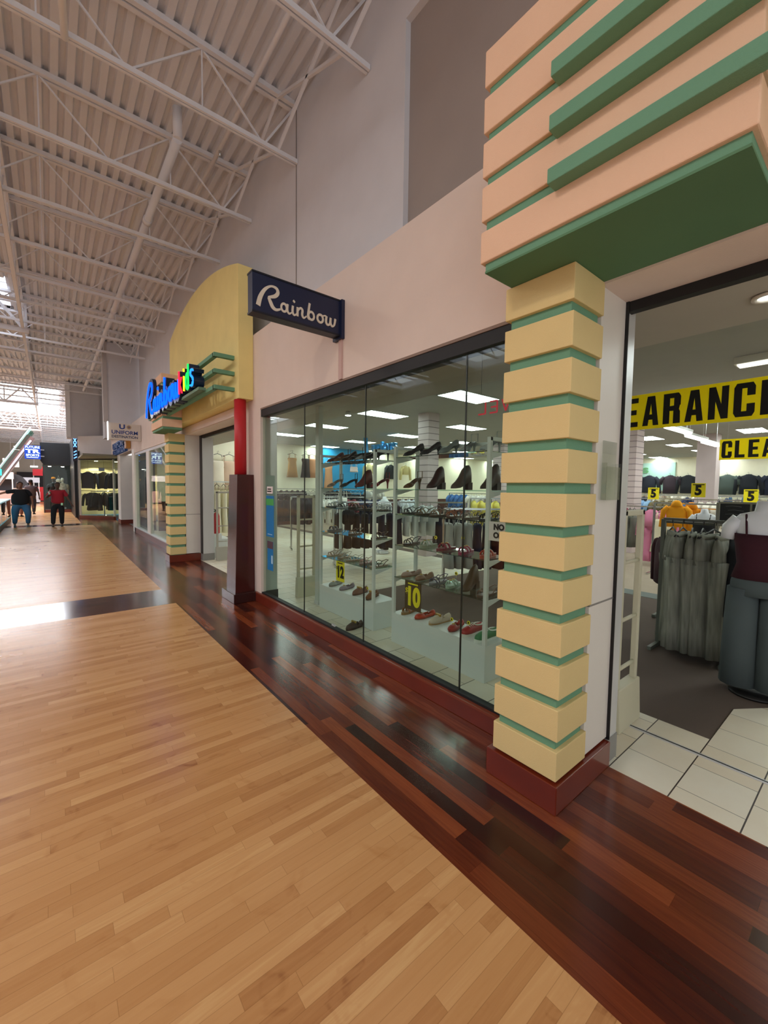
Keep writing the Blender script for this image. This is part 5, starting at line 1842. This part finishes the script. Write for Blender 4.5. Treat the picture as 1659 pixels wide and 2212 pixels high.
# black shop mannequins
rp_ = mat('red_white_print', '#c23a32', 0.8, vary=0.9)
rp_.node_tree.nodes['Noise Texture'].inputs['Scale'].default_value = 12
for nd in rp_.node_tree.nodes:
    if nd.type == 'MIX':
        nd.inputs[7].default_value = (.95, .85, .75, 1)
mannequin((.60, 30.25, .16), PI, 'white-headed mannequin in a red and cream patterned shirt in the black shop window', 'tee', 'm:red_white_print', '#1d3a2c', s=1.02)
mannequin((.2, 30.3, .16), PI, 'mannequin in dark clothes with an orange cap in the black shop window', 'tee', '#1c2024', '#1c2024', skin=mat('mannequin_grey', '#3a3c40', 0.4), s=1.02)
t = thing('cap', 'orange cap on the dark mannequin in the black shop', 'cap', (.2, 30.3, 1.93))
MB().lathe([(.10, -.02), (.10, .03), (.075, .075), (.02, .095)], (0, 0, 0), 14).build('crown', fabric('#e59a1c'), t)
MB().prism([(-.08, -.08), (.08, -.08), (.06, -.17), (-.06, -.17)], lambda u, v: (u, v, -.02), lambda u, v: (u, v, -.008)).build('brim', fabric('#e59a1c'), t)
t = thing('white_bag', 'round white bag hanging beside the orange cap in the black shop', 'bag', (.42, 30.2, 1.8))
MB().lathe([(.02, .12), (.1, .08), (.12, 0), (.09, -.09), (.03, -.11)], (0, 0, 0), 14, 1, .5).build('bag_body', fabric('#f0f0f0'), t)
MB().tube([(-.05, 0, .1), (0, 0, .3), (.05, 0, .1)], .006, 6).build('bag_strap', fabric('#f0f0f0'), t)
for k, x in enumerate((.05, .62)):
    t = thing('downlight', '%s small spotlight over the black shop window' % ('left', 'right')[k], 'light', (x, 29.8, 2.60), 0, 'black shop spotlights')
    MB().lathe([(.07, 0), (.09, .05)], (0, 0, 0), 12).build('can', BLACK, t)
    MB().lathe([(.07, -.012), (.07, -.002)], (0, 0, 0), 12).build('lamp_disc', WARM, t)

# ------------------------------------------------------------------ people walking in the hall
def skin_mesh(name, verts, edges, radii, m, parent, sub=2, root=0):
    me = bpy.data.meshes.new(name)
    me.from_pydata([tuple(v) for v in verts], edges, [])
    me.update()
    o = bpy.data.objects.new(name, me)
    COL.objects.link(o)
    md = o.modifiers.new('skin', 'SKIN')
    md.use_smooth_shade = True
    md.use_x_symmetry = False
    if not me.skin_vertices:
        bpy.context.view_layer.objects.active = o
        bpy.ops.mesh.customdata_skin_add()
    for i, r in enumerate(radii):
        sv = me.skin_vertices[0].data[i]
        sv.radius = (r, r) if not isinstance(r, tuple) else r
        sv.use_root = (i == root)
    s = o.modifiers.new('subsurf', 'SUBSURF')
    s.levels = sub
    s.render_levels = sub
    me.materials.append(m)
    o.parent = parent
    return o


def chain(V, E, R, start, pts):
    """append a chain of (x, y, z, r) starting from vertex index start"""
    last = start
    for x, y, z, r in pts:
        V.append((x, y, z))
        R.append(r)
        E.append((last, len(V) - 1))
        last = len(V) - 1
    return last


def hand(V, E, R, wrist, d, side):
    """palm, four fingers and a thumb; d is the pointing direction"""
    d = Vector(d).normalized()
    w = Vector(V[wrist])
    sidev = d.cross(Vector((0, 1, 0)))
    if sidev.length < .1:
        sidev = Vector((1, 0, 0))
    sidev.normalize()
    palm = w + d * .055
    pi = chain(V, E, R, wrist, [(palm.x, palm.y, palm.z, .024)])
    for k, ln in enumerate((.062, .072, .068, .052)):
        off = sidev * (k - 1.5) * .019
        b = palm + d * .035 + off
        c = b + d * ln * .55 + Vector((0, -.008, 0))
        e = c + d * ln * .45 + Vector((0, -.016, 0))
        chain(V, E, R, pi, [(b.x, b.y, b.z, .010), (c.x, c.y, c.z, .009), (e.x, e.y, e.z, .008)])
    b = w + d * .03 - sidev * .026 * side
    c = b + d * .03 - sidev * .018 * side
    chain(V, E, R, pi, [(b.x, b.y, b.z, .012), (c.x, c.y, c.z, .009)])


def person(loc, rz, label, H, girth, shirt, trousers, skin, hair, larm, rarm, lleg, rleg, shoe='#2a2a2e', long_hair=False, shirt_len=.0, cap=False):
    """arms: elbow, wrist offsets from the shoulder; legs: knee, ankle offsets from the hip (facing -Y)"""
    t = thing('person', label, 'person', loc, rz, 'people in the hall')
    k = H / 1.70
    g = girth
    sk = mat('skin_' + skin.strip('#'), skin, 0.6)
    V = [(0, 0, .92 * k), (0, -.01, 1.08 * k), (0, 0, 1.26 * k), (0, .01, 1.38 * k), (0, 0, 1.46 * k), (0, -.01, 1.53 * k)]
    R = [(.15 * g, .11 * g), (.15 * g, .12 * g), (.155 * g, .11 * g), (.10, .07), .05, .055]
    E = [(0, 1), (1, 2), (2, 3), (3, 4), (4, 5)]
    wr = []
    for s, arm in ((1, larm), (-1, rarm)):
        sh = Vector((s * .18 * (.7 + .3 * g), .0, 1.37 * k))
        el = sh + Vector(arm[0])
        wi = sh + Vector(arm[1])
        last = chain(V, E, R, 3, [(sh.x, sh.y, sh.z, .058)])
        last = chain(V, E, R, last, [((sh.x + el.x) / 2, (sh.y + el.y) / 2, (sh.z + el.z) / 2, .05), (el.x, el.y, el.z, .042), ((el.x + wi.x) / 2, (el.y + wi.y) / 2, (el.z + wi.z) / 2, .036), (wi.x, wi.y, wi.z, .026)])
        hand(V, E, R, last, wi - el, s)
        wr.append((sh, el, wi))
    legs = []
    for s, leg in ((1, lleg), (-1, rleg)):
        hp = Vector((s * .095 * g, 0, .88 * k))
        kn = hp + Vector(leg[0])
        an = hp + Vector(leg[1])
        chain(V, E, R, 0, [(hp.x, hp.y, hp.z, .09 * g), (kn.x, kn.y, kn.z, .06), (an.x, an.y, an.z, .04), (an.x, an.y - .1, an.z - .05, .035)])
        legs.append((hp, kn, an))
    skin_mesh('body', V, E, R, sk, t)
    # head
    hd = MB()
    hz = 1.60 * k
    prof = [(-.125, .06, .07, -.01), (-.10, .105, .13, -.015), (-.05, .135, .17, -.01), (0, .15, .19, 0), (.05, .152, .195, .005), (.09, .13, .17, .008), (.118, .07, .09, .01)]
    hd.loft([[(w_ / 2 * math.cos(2 * PI * q / 14), dy + d_ / 2 * math.sin(2 * PI * q / 14), hz + z) for q in range(14)] for z, w_, d_, dy in prof])
    hd.lathe([(.006, .02), (.016, -.02), (.004, -.035)], (0, -.103, hz - .015), 8)
    for s in (-1, 1):
        hd.lathe([(.006, .03), (.016, .015), (.014, -.02), (.006, -.03)], (s * .078, .005, hz), 8, .6, 1)
    hd.build('head', sk, t)
    f = MB()
    for s in (-1, 1):
        f.lathe([(.002, .008), (.010, 0), (.002, -.008)], (s * .032, -.093, hz + .008), 8, 1.2, .5)
        f.bar((s * .018, -.098, hz + .028), (s * .048, -.088, hz + .03), .006)
    f.build('eyes', mat('eye_dark', '#1a1412', 0.4), t)
    mo = MB()
    mo.bar((-.022, -.094, hz - .062), (.022, -.094, hz - .062), .009)
    mo.build('mouth', mat('lip', '#8a4a42', 0.5), t)
    hr = MB()
    hr.loft([[((w_ / 2 + .012) * math.cos(2 * PI * q / 14), .022 + (d_ / 2 + .008) * math.sin(2 * PI * q / 14), hz + z) for q in range(14)] for z, w_, d_ in
             ((-.03 if not long_hair else -.30, .10 if not long_hair else .2, .10), (.02, .145, .17), (.06, .155, .19), (.10, .13, .165), (.135, .06, .08))])
    hr.build('hair' if not cap else 'cap', mat('hair_' + hair.strip('#'), hair, 0.7), t)
    # clothes
    sm, tm = fabric(shirt), fabric(trousers)
    V = [(0, 0, (.86 - shirt_len) * k), (0, -.01, 1.05 * k), (0, -.01, 1.24 * k), (0, .01, 1.37 * k), (0, .0, 1.415 * k)]
    R = [(.20 * g, .15 * g), (.19 * g, .155 * g), (.185 * g, .14 * g), (.13, .095), (.075, .07)]
    E = [(0, 1), (1, 2), (2, 3), (3, 4)]
    for s, (sh, el, wi) in zip((1, -1), wr):
        e2 = sh + (el - sh) * .85
        chain(V, E, R, 3, [(sh.x, sh.y, sh.z, .085), (e2.x, e2.y, e2.z, .075)])
    skin_mesh('shirt', V, E, R, sm, t)
    V = [(0, 0, .98 * k), (0, 0, .87 * k)]
    R = [(.165 * g, .13 * g), (.165 * g, .13 * g)]
    E = [(0, 1)]
    for hp, kn, an in legs:
        chain(V, E, R, 1, [(hp.x, hp.y, hp.z - .06, .105 * g), (kn.x, kn.y, kn.z, .085 * (.5 + .5 * g)), (an.x, an.y, an.z + .02, .07)])
    skin_mesh('trousers', V, E, R, tm, t)
    for hp, kn, an in legs:
        s_ = MB()
        z0 = an.z - .085
        s_.loft([[(an.x + w_ / 2 * math.cos(2 * PI * q / 12), an.y + y, z0 + (h_ * math.sin(2 * PI * q / 12) if math.sin(2 * PI * q / 12) > 0 else 0)) for q in range(12)] for y, w_, h_ in
                 ((.07, .05, .04), (.05, .085, .09), (0, .09, .10), (-.08, .095, .07), (-.15, .09, .05), (-.18, .04, .03))])
        s_.build('shoe', fabric(shoe), t)
    return t


st = ((.0, -.02, -.42), (0, 0, -.80))
person((-.86, 20.9, 0), .1, 'heavy person in a black tee shirt and blue jeans striding towards the viewer', 1.66, 1.55, '#15171c', '#3c6488', '#8a5e48', '#1a1412',
       ((.12, -.05, -.25), (.13, -.10, -.50)), ((-.26, -.02, -.06), (-.50, -.05, -.16)), ((.05, -.16, -.38), (.04, -.10, -.79)), ((-.03, -.02, -.42), (-.04, .02, -.795)), shoe='#5a6068', shirt_len=.10)
person((.24, 20.2, 0), -.05, 'person in a red shirt, dark cap and black trousers walking towards the viewer', 1.66, 1.15, '#a01f2e', '#16161c', '#5a3c2e', '#15120f',
       ((.12, -.06, -.24), (.22, -.12, -.46)), ((-.14, -.08, -.24), (-.05, -.30, -.10)), st, ((-.03, -.06, -.42), (-.05, -.03, -.80)), shoe='#18181c', cap=True)
t = thing('paper_cup', 'white paper cup held up by the person in the red shirt', 'cup', (.00, 19.84, 1.28))
MB().lathe([(.028, -.05), (.038, .05), (.040, .055), (.034, .06)], (0, 0, 0), 14).build('cup', WHITE, t)
t = thing('id_badge', 'small green-white badge at the waist of the person in the red shirt', 'badge', (.36, 20.02, .86))
MB().box(-.03, .03, -.004, .004, -.045, .045).build('card', mat('badge_green', '#b8f0c8', 0.4), t)
person((-1.15, 27.0, 0), 2.8, 'long-haired person in a pale pink top behind the heavy person in black', 1.66, 1.0, '#d8b8a8', '#8a5a52', '#b88468', '#4a2f20', ((.08, -.03, -.26), (.10, -.1, -.48)), ((-.08, -.03, -.26), (-.12, -.08, -.5)), st, ((0, .05, -.42), (0, .1, -.78)), long_hair=True)
person((-.72, 27.6, 0), 2.9, 'person in a grey top with a dark cap, walking away behind the person in black', 1.80, 1.15, '#5c4f54', '#3a3c48', '#5a3c30', '#1c1416', ((.12, -.02, -.26), (.16, -.03, -.52)), ((-.1, -.02, -.26), (-.12, -.05, -.5)), st, ((0, .05, -.42), (0, .1, -.78)), cap=True)

# ------------------------------------------------------------------ glass kiosk at the left edge
t = thing('kiosk_counter', 'glass display counter with turquoise lit shelves and a dark base at the left edge', 'counter', (-1.9, 20.2, 0))
o = t.location.copy()
MB().box(-2.6, -1.30, 17.2, 23.7, 0, .20).build('base', mat('kiosk_base', '#3a2e2c', 0.4), t, shift=o)
MB().box(-2.55, -1.34, 17.25, 23.65, .20, .24).box(-2.55, -1.40, 17.25, 23.65, .60, .615).build('shelf', mat('kiosk_shelf', '#bfeaf0', 0.3, emit='#7fe6f2', estr=.5), t, shift=o)
MB().box(-1.315, -1.305, 17.2, 23.7, .24, .93).box(-2.6, -1.305, 17.2, 17.21, .24, .93).box(-2.6, -1.305, 23.69, 23.7, .24, .93).build('glass', SGLASS, t, shift=o)
MB().box(-2.62, -1.29, 17.18, 23.72, .93, .97).build('top', mat('kiosk_top', '#cfe6ee', 0.25, emit='#bff4ff', estr=.25), t, shift=o)
fr = MB()
for y in (17.2, 19.3, 21.5, 23.68):
    fr.box(-1.32, -1.30, y, y + .03, .2, .95)
fr.build('frame', ALU, t, shift=o)
MB().box(-2.58, -2.2, 17.3, 23.6, .24, .92).build('back_panel', mat('kiosk_turquoise', '#39b7c8', 0.4, emit='#22c0d8', estr=.35), t, shift=o)
for k, (y, z, c, nm) in enumerate(((18.2, .615, '#c94a5a', 'red'), (19.2, .615, '#e6e2da', 'white'), (20.1, .615, '#d9a63a', 'gold'), (21.0, .615, '#3a5ac0', 'blue'), (22.0, .615, '#e6e2da', 'pale'), (22.9, .615, '#7a4ab0', 'violet'))):
    tt = thing('merchandise_box', '%s small box on the shelf of the glass counter' % nm, 'box', (-1.55, y, z + .001), 0, 'boxes in the glass counter')
    MB().box(-.06, .06, -.1, .1, 0, .18).build('box', mat('merch_' + nm, c, 0.4), tt)

# ------------------------------------------------------------------ sloping escalator at the far left
t = thing('escalator', 'sloping escalator with pale handrails rising from the far left', 'escalator', (-1.4, 31, 2.5))
o = t.location.copy()
a, b = Vector((-3.3, 31, -.05)), Vector((-.72, 31, 4.35))
MB().bar(a + Vector((0, 0, -.1)), b + Vector((0, 0, -.1)), 1.0, .38, (0, 0, 1)).build('truss_body', mat('escalator_side', '#7c5c58', 0.5), t, shift=o)
for yy in (-.5, .5):
    q = Vector((0, yy, 0))
    MB().bar(a + q + Vector((0, 0, .42)), b + q + Vector((0, 0, .42)), .07, .06).build('handrail', mat('rail_white', '#dcdce2', 0.4), t, shift=o)
    MB().bar(a + q + Vector((0, 0, .25)), b + q + Vector((0, 0, .25)), .012, .30).build('balustrade', SGLASS, t, shift=o)
    MB().bar(a + q + Vector((0, 0, -.32)), b + q + Vector((0, 0, -.32)), .06, .10).build('lower_rail', mat('rail_white', '#dcdce2'), t, shift=o)
stp = MB()
for k in range(20):
    p_ = a.lerp(b, k / 20)
    stp.box(p_.x, p_.x + .13, 30.55, 31.45, p_.z + .05, p_.z + .16)
stp.build('steps', mat('step_metal', '#8f8f96', 0.4, metal=.6), t, shift=o)

# ------------------------------------------------------------------ far end of the hall: booths, signs, tables
def booth(x, y, w_, h, c, label, cat='booth', trim=None):
    t = thing('booth', label, cat, (x, y, 0))
    m = mat('booth_' + c.strip('#'), c, 0.5)
    MB().box(-w_ / 2, w_ / 2, 0, .8, .1, h * .45).build('counter', m, t)
    MB().box(-w_ / 2, w_ / 2, 0, .8, h * .8, h).build('fascia', mat('booth_' + (trim or c).strip('#'), trim or c, 0.5), t)
    for s in (-1, 1):
        MB().bar((s * (w_ / 2 - .05), .05, .45 * h), (s * (w_ / 2 - .05), .05, .8 * h), .06).build('post', WHITE, t)
    MB().box(-w_ / 2 + .05, w_ / 2 - .05, .05, .75, 0, .1).build('plinth', BLACK, t)
    return t


booth(-1.35, 44, 1.5, 2.1, '#f0eef0', 'white booth with a dark interior at the far end behind the walkers', trim='#c9c6cc')
booth(-.35, 48, 1.5, 2.9, '#d8242c', 'red and white booth at the far end of the hall', trim='#e2303c')
booth(.9, 50, 2.4, 2.9, '#dfe6f4', 'pale booth with a bright blue fascia at the far end of the hall', trim='#3a8ad8')
booth(.6, 42, 1.6, 1.5, '#b9cdf0', 'low pale blue patterned counter at the far end', trim='#f2d8dc')
booth(-3.0, 40, 2.0, 2.4, '#b98a80', 'pinkish booth at the far left behind the escalator', trim='#e6d8d8')
for k, (x, y, z, w_, h, c, e, lab) in enumerate(((-2.4, 46, 3.3, 1.0, .7, '#f4f0f0', .8, 'small bright white hanging board high at the far left'),
                                                 (-.2, 47, 2.9, .5, .35, '#e8202c', .4, 'small red hanging sign at the far end'),
                                                 (-.95, 46, 3.05, .5, .12, '#ffffff', 2.0, 'short bright white hanging lamp at the far end'),
                                                 (-2.35, 30, 2.2, .8, .34, '#38c6c0', 1.2, 'turquoise lit sign at the left edge below the escalator'))):
    t = thing('hanging_sign', lab, 'sign', (x, y, z))
    MB().box(-w_ / 2, w_ / 2, -.04, .04, -h / 2, h / 2).build('board', mat('board_%d' % k, c, 0.4, emit=c, estr=e), t)
    MB().tube([(0, 0, h / 2), (0, 0, 6.45 - z)], .01, 6).build('rod', ALU, t)
struct('wall_back', B(-2.6, -.1, 57.7, 58, 0, 2.8), mat('dark_opening', '#2a2628', 0.8))
t = thing('dark_doorway_arch', 'dark rounded tent-like booth behind the walkers at the far left', 'booth', (-2.0, 41, 0))
MB().loft([[(.9 * math.cos(PI * q / 12), y, 2.3 * math.sin(PI * q / 12) ** .7) for q in range(13)] for y in (0, 1.2)], smooth=True).build('canopy', mat('dark_canopy', '#2c2a2e', 0.7), t)

# ------------------------------------------------------------------ mall ceiling and storefront lamps behind the viewer side
for k, (x, y) in enumerate(((-2.6, 1.5), (-2.6, 7.0), (-2.6, 12.0))):
    t = thing('pendant_lamp', '%s round warm pendant lamp hanging from the trusses' % ('nearest', 'middle', 'farthest')[k], 'lamp', (x, y, 5.2), 0, 'pendant lamps')
    MB().lathe([(.05, .30), (.16, .24), (.30, .02), (.30, 0)], (0, 0, 0), 20).build('shade', WHITE, t)
    MB().lathe([(.27, .012), (.27, .02)], (0, 0, 0), 20).build('lamp_disc', emis('pendant_glow', '#ffe0b0', 30.0), t)
    MB().tube([(0, 0, .3), (0, 0, 1.1)], .01, 6).build('rod', STEEL, t)
    l = bpy.data.lights.new('pendant_light', 'AREA')
    l.shape = 'DISK'
    l.size = .5
    l.energy = 60
    l.color = (1.0, .88, .72)
    lo = bpy.data.objects.new('pendant_light', l)
    COL.objects.link(lo)
    lo.location = (x, y, 5.19)
